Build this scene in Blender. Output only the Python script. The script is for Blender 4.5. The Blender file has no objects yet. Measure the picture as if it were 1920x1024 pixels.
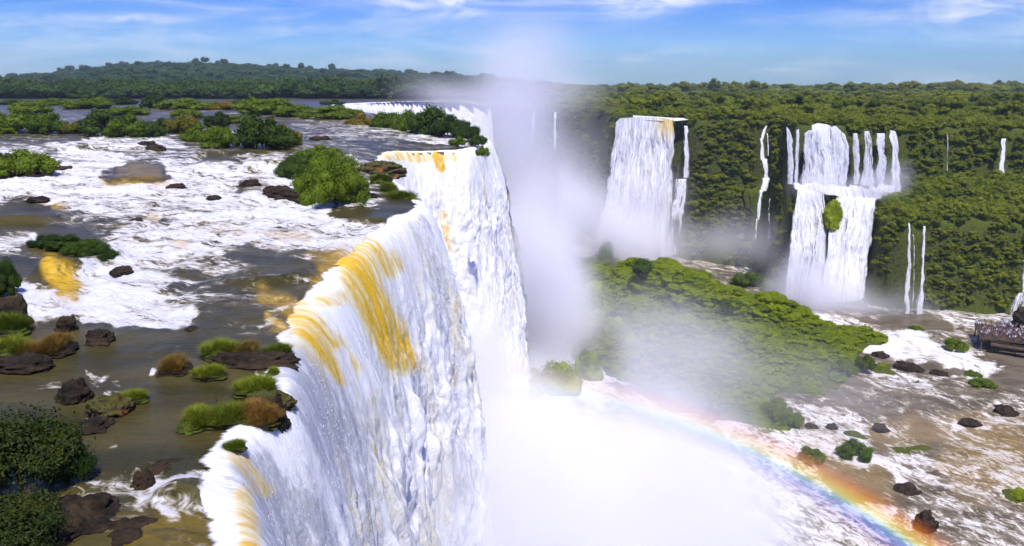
import bpy, math, random
import numpy as np
from mathutils import Vector, Matrix
R = math.radians
rng = np.random.default_rng(7)
random.seed(7)
sc = bpy.context.scene
C = sc.collection

# ---------------------------------------------------------------- camera maths
FX = 1493.0; CAMZ = 12.0; PITCH = math.atan(350 / FX)
CP, SP = math.cos(PITCH), math.sin(PITCH)
def ray(px, py):
    X = (px - 960) / FX; Y = (512 - py) / FX
    return np.array([X, CP + Y * SP, -SP + Y * CP])
def at(px, py, z=0.0):
    d = ray(px, py); t = (z - CAMZ) / d[2]
    return np.array([d[0] * t, d[1] * t, z])
def atd(px, py, dist):
    d = ray(px, py); t = dist / d[1]
    return np.array([d[0] * t, dist, CAMZ + d[2] * t])
def pix(x, y, z):
    zc = y * CP - (z - CAMZ) * SP; yc = y * SP + (z - CAMZ) * CP
    zc = np.maximum(zc, 0.5)
    return 960 + FX * x / zc, 512 - FX * yc / zc

# ---------------------------------------------------------------- numpy noise
def _h(ix, iy, iz, seed):
    n = (ix.astype(np.int64) * 374761393 + iy.astype(np.int64) * 668265263 + iz.astype(np.int64) * 2147483647 + seed * 974634777) & 0xffffffff
    n = ((n ^ (n >> 13)) * 1274126177) & 0xffffffff
    n = ((n ^ (n >> 16)) * 2246822519) & 0xffffffff
    return ((n ^ (n >> 15)) & 0xffffff) / float(0xffffff)
def vn(x, y, z=None, seed=0):
    x = np.asarray(x, float); y = np.asarray(y, float)
    z = np.zeros_like(x) if z is None else np.asarray(z, float)
    x, y, z = np.broadcast_arrays(x, y, z)
    ix, iy, iz = np.floor(x), np.floor(y), np.floor(z)
    fx, fy, fz = x - ix, y - iy, z - iz
    u, v, w = [f * f * f * (f * (f * 6 - 15) + 10) for f in (fx, fy, fz)]
    r = 0
    for a in (0, 1):
        for b in (0, 1):
            for c in (0, 1):
                r = r + _h(ix + a, iy + b, iz + c, seed) * (u if a else 1 - u) * (v if b else 1 - v) * (w if c else 1 - w)
    return r * 2 - 1
def fbm(x, y, z=None, o=4, seed=0, g=0.5):
    r = 0; a = 1; s = 0
    for i in range(o):
        r = r + a * vn(np.asarray(x) * 2 ** i, np.asarray(y) * 2 ** i, None if z is None else np.asarray(z) * 2 ** i, seed + i * 17)
        s += a; a *= g
    return r / s
def sst(a, b, x):
    t = np.clip((x - a) / (b - a), 0, 1); return t * t * (3 - 2 * t)

# ---------------------------------------------------------------- objects
def tag(o, label=None, cat=None, group=None, kind=None):
    if label: o['label'] = label
    if cat: o['category'] = cat
    if group: o['group'] = group
    if kind: o['kind'] = kind
    return o
def mesh_np(name, V, F, uv=None, data=None, smooth=True, mats=(), matidx=None):
    me = bpy.data.meshes.new(name)
    V = np.asarray(V, np.float32); F = np.asarray(F, np.int32)
    n, k = F.shape
    me.vertices.add(len(V)); me.vertices.foreach_set('co', V.ravel())
    me.loops.add(n * k); me.loops.foreach_set('vertex_index', F.ravel())
    me.polygons.add(n); me.polygons.foreach_set('loop_start', np.arange(0, n * k, k, dtype=np.int32))
    try: me.polygons.foreach_set('loop_total', np.full(n, k, dtype=np.int32))
    except Exception: pass
    me.polygons.foreach_set('use_smooth', np.full(n, smooth))
    if uv is not None:
        l = me.uv_layers.new(name='UVMap'); l.data.foreach_set('uv', np.asarray(uv, np.float32)[F.ravel()].ravel())
    if data is not None:
        a = me.attributes.new('data', 'FLOAT_COLOR', 'POINT')
        d = np.ones((len(V), 4), np.float32); d[:, :data.shape[1]] = data
        a.data.foreach_set('color', d.ravel())
    for m in mats: me.materials.append(m)
    if matidx is not None: me.polygons.foreach_set('material_index', np.asarray(matidx, np.int32))
    me.update(); me.validate()
    return me
def obj(name, me, parent=None, loc=None):
    o = bpy.data.objects.new(name, me); C.objects.link(o)
    if parent: o.parent = parent
    if loc is not None: o.location = loc
    return o
def empty(name, loc, rz=0, s=1.0):
    o = bpy.data.objects.new(name, None); C.objects.link(o)
    o.location = loc; o.rotation_euler = (0, 0, rz)
    o.scale = (s, s, s) if not hasattr(s, '__len__') else s
    o.empty_display_size = 0.2
    return o
def grid_faces(nr, nc):
    i = np.arange(nr - 1)[:, None] * nc + np.arange(nc - 1)[None, :]
    i = i.ravel()
    return np.stack([i, i + 1, i + 1 + nc, i + nc], 1)

# ---------------------------------------------------------------- materials
class NT:
    def __init__(s, name, world=None):
        if world: s.t = world.node_tree; s.m = world
        else:
            s.m = bpy.data.materials.new(name); s.m.use_nodes = True; s.t = s.m.node_tree
        s.t.nodes.clear()
    def n(s, kind, **kw):
        nd = s.t.nodes.new(kind)
        for k, v in kw.items():
            if k[0] == '_':
                key = k[1:]
                key = int(key) if key.isdigit() else key.replace('__', ' ')
                s.put(nd.inputs[key], v)
            else: setattr(nd, k, v)
        return nd
    def put(s, sock, v):
        if isinstance(v, bpy.types.NodeSocket): s.t.links.new(v, sock)
        elif isinstance(v, bpy.types.Node): s.t.links.new(v.outputs[0], sock)
        else:
            if hasattr(sock.default_value, '__len__') and hasattr(v, '__len__') and len(sock.default_value) == 4 and len(v) == 3: v = (*v, 1)
            sock.default_value = v
    def math(s, op, a, b=0.0, clamp=False):
        nd = s.n('ShaderNodeMath', operation=op, use_clamp=clamp); s.put(nd.inputs[0], a); s.put(nd.inputs[1], b); return nd.outputs[0]
    def ss(s, x, a, b):
        nd = s.n('ShaderNodeMapRange', interpolation_type='SMOOTHSTEP'); s.put(nd.inputs[0], x); s.put(nd.inputs[1], a); s.put(nd.inputs[2], b); return nd.outputs[0]
    def mix(s, f, a, b):
        nd = s.n('ShaderNodeMix', data_type='RGBA'); s.put(nd.inputs[0], f); s.put(nd.inputs[6], a); s.put(nd.inputs[7], b); return nd.outputs[2]
    def noise(s, vec, scale, detail=4, rough=0.55, dist=0.0):
        nd = s.n('ShaderNodeTexNoise'); s.put(nd.inputs['Vector'], vec); s.put(nd.inputs['Scale'], scale); s.put(nd.inputs['Detail'], detail)
        s.put(nd.inputs['Roughness'], rough); s.put(nd.inputs['Distortion'], dist); return nd.outputs[0]
    def mapv(s, vec, sc, rot=(0, 0, 0)):
        nd = s.n('ShaderNodeMapping')
        if rot[2]: nd.vector_type = 'TEXTURE'; sc = tuple(1 / c for c in sc)
        s.put(nd.inputs['Vector'], vec); s.put(nd.inputs['Scale'], sc); s.put(nd.inputs['Rotation'], rot); return nd.outputs[0]
    def bump(s, h, strength=0.5, dist=0.1):
        nd = s.n('ShaderNodeBump'); s.put(nd.inputs['Strength'], strength); s.put(nd.inputs['Distance'], dist); s.put(nd.inputs['Height'], h); return nd.outputs[0]
    def out(s, surf=None, vol=None):
        o = s.n('ShaderNodeOutputMaterial')
        if surf is not None: s.put(o.inputs['Surface'], surf)
        if vol is not None: s.put(o.inputs['Volume'], vol)
        return s.m
    def bsdf(s, col, rough=0.6, normal=None, spec=0.5, **kw):
        b = s.n('ShaderNodeBsdfPrincipled'); s.put(b.inputs['Base Color'], col); s.put(b.inputs['Roughness'], rough)
        s.put(b.inputs['Specular IOR Level'], spec)
        if normal is not None: s.put(b.inputs['Normal'], normal)
        return b.outputs[0]

WHITE = (0.80, 0.80, 0.84)
def river_mat(name, c1, c2, gold, k=1.0, rot=0.0, foamc=WHITE):
    T = NT(name); g = T.n('ShaderNodeNewGeometry').outputs['Position']
    dat = T.n('ShaderNodeAttribute', attribute_name='data'); sep = T.n('ShaderNodeSeparateColor'); T.put(sep.inputs[0], dat.outputs['Color'])
    F, G, B = sep.outputs[0], sep.outputs[1], sep.outputs[2]
    v = T.mapv(g, (0.17 * k, 0.36 * k, 0.4 * k), (0, 0, rot))
    na = T.noise(v, 1.0, 8, 0.62, 1.2)
    v2 = T.mapv(g, (0.55 * k, 1.15 * k, 1.2 * k), (0, 0, rot))
    nb = T.noise(v2, 1.0, 8, 0.68, 2.0)
    nn = T.math('ADD', T.math('MULTIPLY', na, 0.5), T.math('MULTIPLY', nb, 0.5))
    th = T.math('SUBTRACT', 0.665, T.math('MULTIPLY', F, 0.27))
    foam = T.ss(T.math('SUBTRACT', nn, th), -0.045, 0.05)
    # thin foam lines
    lines = T.math('ABSOLUTE', T.math('SUBTRACT', T.noise(T.mapv(g, (0.5 * k, 0.9 * k, 1), (0, 0, rot)), 1.0, 6, 0.65, 1.5), 0.5))
    lf = T.math('MULTIPLY', T.ss(lines, 0.022, 0.004), T.ss(F, 0.10, 0.45))
    lf = T.math('MULTIPLY', lf, T.ss(na, 0.42, 0.6))
    foam = T.math('MAXIMUM', foam, T.math('MULTIPLY', lf, 0.75), True)
    wc = T.mix(T.ss(T.noise(T.mapv(g, (0.12, 0.3, 0.3)), 1.0, 5), 0.35, 0.65), c1, c2)
    wc = T.mix(T.math('MULTIPLY', G, T.ss(nb, 0.25, 0.6)), wc, gold)
    fc = T.mix(T.math('MULTIPLY', T.ss(T.math('SUBTRACT', nn, th), 0.10, -0.02), 0.8), foamc, (0.50, 0.42, 0.24))
    fc = T.mix(T.math('MULTIPLY', G, 0.6), fc, gold)
    rip = T.noise(T.mapv(g, (1.6, 3.2, 2)), 1.0, 5, 0.6)
    rip2 = T.noise(T.mapv(g, (5, 9, 6)), 1.0, 4, 0.6)
    h = T.math('ADD', T.math('MULTIPLY', rip, 0.55), T.math('MULTIPLY', rip2, 0.18))
    hf = T.math('ADD', T.math('MULTIPLY', nb, 1.3), T.math('MULTIPLY', T.noise(T.mapv(g, (6, 4, 6)), 1.0, 5, 0.7), 0.45))
    s1 = T.bsdf(wc, 0.28, T.bump(h, 0.6, 0.3), 0.10)
    s2 = T.bsdf(fc, 0.75, T.bump(hf, 0.8, 0.35), 0.15)
    m = T.n('ShaderNodeMixShader'); T.put(m.inputs[0], foam); T.put(m.inputs[1], s1); T.put(m.inputs[2], s2)
    return T.out(m.outputs[0])

def fall_mat(name, veil=False, su=1.0, sv=1.0, apron=False):
    T = NT(name); uv = T.n('ShaderNodeUVMap').outputs[0]
    dat = T.n('ShaderNodeAttribute', attribute_name='data'); sep = T.n('ShaderNodeSeparateColor'); T.put(sep.inputs[0], dat.outputs['Color'])
    A, G, B = sep.outputs[0], sep.outputs[1], sep.outputs[2]   # A coverage, G gold, B greyness (thin broken water)
    n1 = T.noise(T.mapv(uv, (0.7 * su, 0.12 * sv, 1)), 1.0, 5, 0.6, 0.6)
    n2 = T.noise(T.mapv(uv, (1.9 * su, 0.75 * sv, 1)), 1.0, 8, 0.7, 0.8)
    n3 = T.noise(T.mapv(uv, (7 * su, 3.0 * sv, 1)), 1.0, 5, 0.7, 0.3)
    n5 = T.noise(T.mapv(uv, (1.5 * su, 0.8 * sv, 1)), 1.0, 10, 0.72, 0.5)
    mm = T.math('ADD', T.math('MULTIPLY', n1, 0.4), T.math('ADD', T.math('MULTIPLY', n2, 0.35), T.math('MULTIPLY', n3, 0.25)))
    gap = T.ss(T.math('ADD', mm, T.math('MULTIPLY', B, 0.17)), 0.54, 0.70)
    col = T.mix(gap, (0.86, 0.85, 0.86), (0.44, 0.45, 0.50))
    warm = T.ss(T.noise(T.mapv(uv, (0.16, 0.07, 1)), 1.0, 3), 0.5, 0.68)
    col = T.mix(T.math('MULTIPLY', T.math('MULTIPLY', warm, T.ss(n3, 0.4, 0.6)), T.math('MULTIPLY', dat.outputs['Alpha'], 0.6)), col, (0.80, 0.66, 0.28))
    gm = T.ss(T.math('ADD', T.math('MULTIPLY', G, 1.0), T.math('ADD', T.math('MULTIPLY', T.math('SUBTRACT', n5, 0.5), 2.2), T.math('MULTIPLY', T.math('SUBTRACT', n1, 0.5), 2.6))), 0.25, 1.25)
    col = T.mix(T.math('MULTIPLY', T.ss(T.math('ADD', G, T.math('MULTIPLY', T.math('SUBTRACT', n2, 0.5), 2.2)), 0.15, 0.75), 0.75), col, (0.82, 0.72, 0.36))
    gc = T.mix(T.ss(n3, 0.35, 0.65), (0.80, 0.50, 0.04), (0.68, 0.37, 0.012))
    gm = T.math('MULTIPLY', gm, T.ss(G, 0.02, 0.35))
    col = T.mix(gm, col, gc)
    h = T.math('ADD', T.math('ADD', T.math('MULTIPLY', n2, 0.7), T.math('MULTIPLY', n5, 0.9)), T.math('MULTIPLY', n3, 0.35))
    s = T.bsdf(col, 0.85, T.bump(h, 0.75, 0.28 / su), 0.05)
    if not veil:
        b = s.node; b.inputs['Subsurface Weight'].default_value = 0.65; b.inputs['Subsurface Radius'].default_value = (1, 1, 1); b.inputs['Subsurface Scale'].default_value = 0.45
    if veil:
        a = T.ss(T.math('SUBTRACT', T.math('ADD', T.math('MULTIPLY', n1, 0.55), T.math('MULTIPLY', n2, 0.45)), T.math('SUBTRACT', 0.72, T.math('MULTIPLY', A, 0.36))), -0.05, 0.08)
        tr = T.n('ShaderNodeBsdfTransparent').outputs[0]
        m = T.n('ShaderNodeMixShader'); T.put(m.inputs[0], a); T.put(m.inputs[1], tr); T.put(m.inputs[2], s); s = m.outputs[0]
    if apron:
        a = T.ss(T.math('ADD', A, T.math('MULTIPLY', T.math('SUBTRACT', n2, 0.5), 2.0)), 0.35, 0.7)
        a = T.math('MAXIMUM', a, T.ss(A, .85, .98))
        tr = T.n('ShaderNodeBsdfTransparent').outputs[0]
        m = T.n('ShaderNodeMixShader'); T.put(m.inputs[0], a); T.put(m.inputs[1], tr); T.put(m.inputs[2], s); s = m.outputs[0]
    return T.out(s)

def leaf_mat(name, ca, cb, cc=None, scale=0.08, transl=0.25):
    T = NT(name); g = T.n('ShaderNodeNewGeometry'); oi = T.n('ShaderNodeObjectInfo')
    n = T.noise(g.outputs['Position'], scale, 4, 0.6)
    n2 = T.noise(g.outputs['Position'], 1.3, 3, 0.6)
    f = T.math('ADD', T.math('MULTIPLY', n, 1.3), T.math('MULTIPLY', oi.outputs['Random'], 0.8))
    col = T.mix(T.ss(f, 0.55, 1.25), ca, cb)
    if cc: col = T.mix(T.math('MULTIPLY', T.ss(n2, 0.52, 0.72), 0.7), col, cc)
    d = T.bsdf(col, 0.6, None, 0.12)
    tr = T.n('ShaderNodeBsdfTranslucent'); T.put(tr.inputs[0], col)
    m = T.n('ShaderNodeMixShader'); T.put(m.inputs[0], transl); T.put(m.inputs[1], d); T.put(m.inputs[2], tr)
    return T.out(m.outputs[0])

def rock_mat(name, ca, cb, moss=None, up=0.45, red=None):
    T = NT(name); g = T.n('ShaderNodeNewGeometry'); p = g.outputs['Position']
    n = T.noise(p, 0.9, 8, 0.65); n2 = T.noise(p, 5, 6, 0.7)
    col = T.mix(T.ss(T.math('ADD', T.math('MULTIPLY', n, 0.6), T.math('MULTIPLY', n2, 0.4)), 0.38, 0.62), ca, cb)
    if red: col = T.mix(T.ss(T.noise(p, 0.7, 3), 0.56, 0.64), col, red)
    if moss:
        sx = T.n('ShaderNodeSeparateXYZ'); T.put(sx.inputs[0], g.outputs['Normal'])
        f = T.ss(T.math('ADD', sx.outputs[2], T.math('MULTIPLY', T.math('SUBTRACT', n, 0.5), 1.6)), up - 0.15, up + 0.2)
        mc = T.mix(T.ss(n2, 0.35, 0.65), moss, tuple(c * 0.4 for c in moss))
        col = T.mix(f, col, mc)
    return T.out(T.bsdf(col, 0.7, T.bump(T.math('ADD', n, T.math('MULTIPLY', n2, 0.5)), 0.9, 0.25), 0.12))

M_river = river_mat('river water', (0.040, 0.036, 0.010), (0.078, 0.064, 0.020), (0.62, 0.38, 0.03), 1.0, R(-18))
M_lower = river_mat('lower river water', (0.095, 0.074, 0.046), (0.165, 0.130, 0.088), (0.42, 0.27, 0.07), 0.60, R(-62), (0.78, 0.76, 0.79))
M_apron = fall_mat('falling water', apron=True); M_veil = fall_mat('far falling water', True, 1.5, 0.6)
TD = NT('droplets'); dbs = TD.bsdf((.86, .86, .88, 1), .9, None, .05); dtr = TD.n('ShaderNodeBsdfTranslucent'); dtr.inputs[0].default_value = (.86, .86, .88, 1); dmx = TD.n('ShaderNodeMixShader'); dmx.inputs[0].default_value = .4; TD.put(dmx.inputs[1], dbs); TD.put(dmx.inputs[2], dtr); M_drop = TD.out(dmx.outputs[0])
M_leaf = leaf_mat('leaves mid green', (0.060, 0.115, 0.006), (0.13, 0.19, 0.010), (0.20, 0.20, 0.012), 0.3)
M_leafd = leaf_mat('leaves dark', (0.024, 0.048, 0.006), (0.055, 0.095, 0.010), (0.085, 0.11, 0.01), 0.5)
M_leafn = leaf_mat('leaves nearly black', (0.012, 0.022, 0.005), (0.034, 0.052, 0.008), (0.10, 0.11, 0.01), 0.3, .15)
M_leafy = leaf_mat('leaves golden', (0.13, 0.13, 0.012), (0.24, 0.16, 0.015), (0.10, 0.14, 0.012), 0.6)
M_forest = leaf_mat('forest leaves', (0.085, 0.125, 0.008), (0.205, 0.235, 0.016), (0.25, 0.21, 0.03), 0.02, .35)
M_forestd = leaf_mat('far forest leaves', (0.028, 0.060, 0.010), (0.060, 0.10, 0.015), None, 0.01)
M_isl = leaf_mat('island leaves', (0.14, 0.21, 0.006), (0.26, 0.33, 0.012), (0.33, 0.30, 0.02), 0.05, .4)
M_grass = leaf_mat('tussock grass', (0.09, 0.13, 0.010), (0.20, 0.24, 0.015), (0.22, 0.17, 0.02), 0.8)
M_grassb = leaf_mat('dry tussock grass', (0.16, 0.12, 0.02), (0.28, 0.15, 0.03), (0.14, 0.13, 0.015), 0.8)
M_rock = rock_mat('wet basalt', (0.012, 0.010, 0.007), (0.055, 0.036, 0.020))
M_rockm = rock_mat('mossy basalt', (0.02, 0.017, 0.012), (0.07, 0.05, 0.03), (0.085, 0.115, 0.008), 0.5)
M_rockr = rock_mat('red basalt', (0.025, 0.018, 0.012), (0.08, 0.05, 0.03), (0.10, 0.10, 0.02), 0.6, (0.30, 0.075, 0.02))
M_moss = rock_mat('moss covered rock', (0.05, 0.05, 0.015), (0.12, 0.10, 0.03), (0.26, 0.32, 0.010), -0.35)
M_wood = rock_mat('bark', (0.05, 0.035, 0.02), (0.12, 0.09, 0.06))
M_land = rock_mat('ground under the forest', (0.030, 0.028, 0.014), (0.070, 0.062, 0.028), (0.10, 0.125, 0.014), 0.12)
M_cliff = M_land

# ---------------------------------------------------------------- brim of the near falls (pixel-read points on the river level)
brim_px = [(500, 1400), (470, 1150), (452, 1024), (425, 890), (428, 835), (480, 800), (530, 765), (535, 700), (548, 645), (560, 590), (600, 545),
           (640, 500), (700, 445), (752, 412), (792, 393), (786, 378), (750, 350), (716, 325), (712, 300), (738, 288), (800, 284), (868, 282), (902, 274), (913, 262)]
brim = [at(a, b, 0)[:2] for a, b in brim_px]
brim = [np.array([-5.0, 2.0])] + brim
brim_far = [np.array(p, float) for p in ((-9, 190), (-22, 215), (-40, 262), (-72, 330), (-88, 400), (-80, 450), (-45, 500), (5, 520), (32, 500), (40, 452))]
def chaikin(P, n=2):
    P = np.array(P, float)
    for _ in range(n):
        Q = [P[0]]
        for a, b in zip(P[:-1], P[1:]): Q += [a * .75 + b * .25, a * .25 + b * .75]
        Q.append(P[-1]); P = np.array(Q)
    return P
right_rim = [np.array(p, float) for p in ((42, 400), (46, 372), (44, 352), (73, 351), (75, 345), (92, 343), (100, 343), (111, 337), (112, 325), (108, 312), (105, 301), (148, 299), (152, 303), (160, 304), (195, 305), (235, 300), (300, 250), (330, 150), (330, -80), (-5, -80))]
poly_top = np.vstack([chaikin(brim, 2), chaikin(brim_far, 1), chaikin(right_rim, 1)])
low_rim = [np.array(p, float) for p in ((-5, -80), (-12, 150), (-10, 190), (-88, 400), (5, 520), (40, 452), (42, 400), (46, 372), (44, 352), (73, 351), (75, 344), (88, 337), (98, 332), (106, 324), (107, 313), (104, 301), (99, 289), (100, 284), (127, 282), (129, 264), (150, 261), (190, 259), (215, 262), (290, 215), (320, 150), (320, -80))]
poly_low = chaikin(low_rim[1:], 1); poly_low = np.vstack([[(-200, -80), (-200, 100)], poly_low])
def sdf(x, y, P):
    """signed distance, positive inside polygon"""
    x = np.asarray(x, float); y = np.asarray(y, float)
    d = np.full(x.shape, 1e9); ins = np.zeros(x.shape, bool)
    Q = np.roll(P, -1, 0)
    for (ax, ay), (bx, by) in zip(P, Q):
        ex, ey = bx - ax, by - ay
        L = ex * ex + ey * ey
        if L < 1e-9: continue
        t = np.clip(((x - ax) * ex + (y - ay) * ey) / L, 0, 1)
        dx, dy = x - ax - ex * t, y - ay - ey * t
        d = np.minimum(d, dx * dx + dy * dy)
        if ay != by:
            c = ((ay > y) != (by > y)) & (x < (bx - ax) * (y - ay) / (by - ay) + ax)
            ins ^= c
    d = np.sqrt(d)
    return np.where(ins, d, -d)

# ---------------------------------------------------------------- upper river: height, foam, gold
FARBANK = 585.0
ledges = []   # (x, y, half width, height, slump length)
def ledge(px, py, hw, h, ln=6): 
    p = at(px, py, 0.5); ledges.append((p[0], p[1], hw * p[1] / FX, h, ln))
ledge(250, 338, 80, 0.5, 5); ledge(30, 410, 90, 0.8, 4); ledge(500, 322, 80, 1.2, 6); ledge(180, 288, 110, 0.9, 8)
ledge(95, 505, 70, 1.3, 3.5); ledge(700, 412, 80, 0.6, 4); ledge(350, 905, 95, 0.5, 1.6); ledge(520, 512, 120, 0.5, 3); ledge(420, 300, 60, 0.9, 8); ledge(640, 375, 60, 0.7, 5)
def Hriv(x, y):
    x = np.asarray(x, float); y = np.asarray(y, float)
    up = 1.2 * sst(88, 125, y - 0.25 * (x + 20)) * sst(-16, -30, x) + 2.0 * sst(170, 300, y) * sst(-5, -50, x)
    z = up
    for lx, ly, hw, h, ln in ledges:
        yy = y - ly + ln * 0.5 * fbm(x * 0.25, y * 0, o=3, seed=2) 
        prof = np.where(yy > 0, np.exp(-np.maximum(yy, 0) / ln), sst(-0.28 * ln, 0, yy))
        z = z + h * prof * sst(1.1, 0.2, np.abs(x - lx) / hw + 0.25 * vn(y * .4, x * 0))
    return z
def on_river(px, py):
    z = 0.0
    for _ in range(8):
        p = at(px, py, z); z = float(Hriv(p[0], p[1]))
    return at(px, py, z)

def warp(px, py, x, y, k=1.0):
    a = x / np.maximum(y, 3) * 34; b = np.log(np.maximum(y, 3)) * 16
    return px + k * 30 * fbm(a, b, o=4, seed=91), py + k * 11 * fbm(a, b * 1.6, o=4, seed=92)
def cap(px, py, items):
    """items: (x0,y0,x1,y1,r_across,value) soft capsules in source pixel coordinates of the surveyed points"""
    v = np.zeros_like(px)
    for x0, y0, x1, y1, r, a in items:
        ex, ey = x1 - x0, y1 - y0; L = ex * ex + ey * ey + 1e-6
        t = np.clip(((px - x0) * ex + (py - y0) * ey) / L, 0, 1)
        d = np.hypot(px - x0 - ex * t, py - y0 - ey * t) / r
        w = sst(1.5, 0.35, d)
        v = v * (1 - w) + a * w
    return v
foam_items = [
    (0, 235, 900, 240, 60, .33), (560, 235, 700, 235, 20, .45), (0, 192, 700, 192, 8, .15), (700, 262, 880, 268, 9, .75), (600, 250, 760, 250, 10, .5), (640, 262, 870, 276, 5, .3),
    (0, 350, 640, 350, 70, .86), (0, 300, 60, 295, 22, .62), (100, 268, 330, 268, 12, .8), (250, 450, 640, 440, 70, .86), (200, 520, 300, 560, 60, .95), (60, 560, 330, 590, 34, 1.0),
    (120, 285, 270, 300, 9, .9), (0, 300, 100, 308, 6, .35), (150, 262, 40, 258, 8, .3), (380, 296, 440, 298, 12, .12), (300, 312, 420, 316, 6, .9), (470, 318, 560, 322, 14, 1.0), (470, 345, 560, 350, 18, .75),
    (230, 318, 290, 316, 12, .10), (200, 333, 300, 333, 9, .2), (0, 395, 60, 392, 20, .08), (70, 392, 100, 398, 12, .25), (540, 280, 420, 274, 9, .2), (440, 350, 500, 352, 11, .35),
    (560, 380, 690, 410, 30, .95), (400, 330, 440, 345, 10, .8), (300, 420, 600, 420, 16, .8), (480, 395, 620, 398, 14, .97),
    (645, 398, 770, 402, 12, .04), (450, 478, 640, 500, 20, .24), (520, 498, 620, 520, 18, .10), (350, 495, 450, 505, 16, .66), (330, 540, 420, 575, 26, .55),
    (420, 560, 560, 600, 40, .34), (430, 545, 540, 560, 8, .5), (560, 560, 480, 610, 6, .62), (400, 640, 520, 615, 5, .5), (300, 640, 560, 660, 18, .14),
    (0, 455, 60, 450, 22, .8), (60, 470, 90, 500, 18, .3), (95, 500, 130, 540, 16, .25), (50, 540, 50, 590, 22, .9), (160, 520, 200, 570, 30, 1.0), 
    (0, 690, 540, 690, 62, .14), (0, 620, 40, 615, 20, .1), (120, 622, 330, 632, 14, .10), (160, 600, 330, 604, 8, .95), (0, 800, 420, 790, 90, .14), (0, 930, 250, 930, 80, .42), (180, 650, 460, 680, 8, .3),
    (180, 700, 205, 715, 10, .7), (190, 745, 150, 790, 9, .75), (165, 810, 190, 800, 6, .7), (200, 842, 210, 836, 7, .6), (282, 700, 288, 700, 7, .9), (410, 745, 440, 715, 11, .6), (470, 690, 500, 700, 6, .7),
    (300, 900, 420, 885, 14, .9), (280, 900, 330, 1000, 26, .95), (330, 940, 420, 1000, 30, .55), (380, 920, 430, 960, 24, .28), (200, 985, 420, 1024, 22, .45), (470, 640, 540, 655, 8, .2), (440, 740, 420, 760, 8, .3),
    (560, 530, 620, 535, 12, .4), (640, 462, 730, 425, 12, .9),
]
gold_items = [(100, 495, 130, 540, 20, 1.0), (190, 345, 320, 345, 6, .8), (100, 385, 140, 395, 7, .7), (500, 560, 560, 580, 18, .5), (500, 600, 530, 612, 9, .8), (320, 460, 350, 465, 9, .7), (430, 430, 560, 445, 6, .45), (600, 480, 650, 500, 14, .35), (560, 590, 600, 560, 14, .7),
              (270, 400, 285, 405, 7, .5), (640, 480, 600, 530, 16, .6), (240, 320, 280, 320, 12, .3), (370, 420, 480, 440, 10, .25), (230, 1000, 420, 1000, 30, .15)]
fgold_items = [(560, 590, 645, 690, 34, .85), (655, 485, 750, 670, 36, 1.0), (600, 565, 640, 560, 16, .6), (740, 440, 800, 560, 22, .25), (690, 470, 730, 500, 26, .8), (700, 740, 700, 1000, 14, .33), (640, 660, 720, 900, 12, .25),
               (720, 292, 850, 296, 12, .62), (818, 292, 828, 316, 9, 1.0), (430, 840, 500, 920, 16, .5), (455, 930, 470, 1024, 24, .6), (830, 400, 850, 470, 10, .5), (780, 640, 800, 700, 12, .3), (860, 560, 850, 720, 10, .3)]
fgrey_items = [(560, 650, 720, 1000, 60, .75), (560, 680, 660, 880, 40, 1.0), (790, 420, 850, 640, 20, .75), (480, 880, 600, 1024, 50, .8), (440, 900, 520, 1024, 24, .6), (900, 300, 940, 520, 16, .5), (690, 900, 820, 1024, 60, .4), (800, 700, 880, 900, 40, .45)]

# upper river sheet
nr, nc = 640, 620
yy = np.concatenate([[1.5, 4.5], 7.0 * (FARBANK + 25 - 0) ** (np.linspace(0, 1, nr - 2)) ** 1 * (7.0 ** 0)])
t = np.linspace(0, 1, nr - 2); yy = np.concatenate([[1.5, 4.5], 7.0 * ((FARBANK + 25) / 7.0) ** t])
aa = np.linspace(-0.86, 0.13, nc)
Y, A = np.meshgrid(yy, aa, indexing='ij'); X = A * Y - 1.0
S = sdf(X, Y, poly_top)
Z = Hriv(X, Y)
# river surface ends at the brim: lowered slightly under the first apron of the fall
px, py = pix(X, Y, Z)
pxw, pyw = warp(px, py, X, Y)
Fm = cap(pxw, pyw, foam_items)
Fm = Fm + 0.12 * fbm(X * 0.08, Y * 0.04, o=3, seed=4)
amp = 0.05 + 0.50 * np.clip(Fm, 0, 1)
amp = amp * sst(5, 30, Y) + 0.02
Z = Z + amp * fbm(X * 0.45, Y * 0.3, o=5, seed=9, g=0.6) + 0.12 * fbm(X * 0.12, Y * 0.25, o=3, seed=3)
Z = Z - 0.25 * sst(-1.0, 0.0, S)
G = cap(pxw, pyw, gold_items)
V = np.stack([X, Y, Z], -1).reshape(-1, 3)
F4 = grid_faces(nr, nc)
keep = (S.ravel()[F4].min(1) < 0.05) & ~((X.ravel()[F4].max(1) > 2) & (Y.ravel()[F4].max(1) > 300))
F4 = F4[keep]
used = np.unique(F4); remap = -np.ones(len(V), int); remap[used] = np.arange(len(used))
me = mesh_np('upper_river', V[used], remap[F4], data=np.stack([np.clip(Fm, 0, 1).ravel(), G.ravel(), (0.5 + 0 * G).ravel()], 1)[used], mats=[M_river])
tag(obj('upper_river', me), kind='structure')

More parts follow.
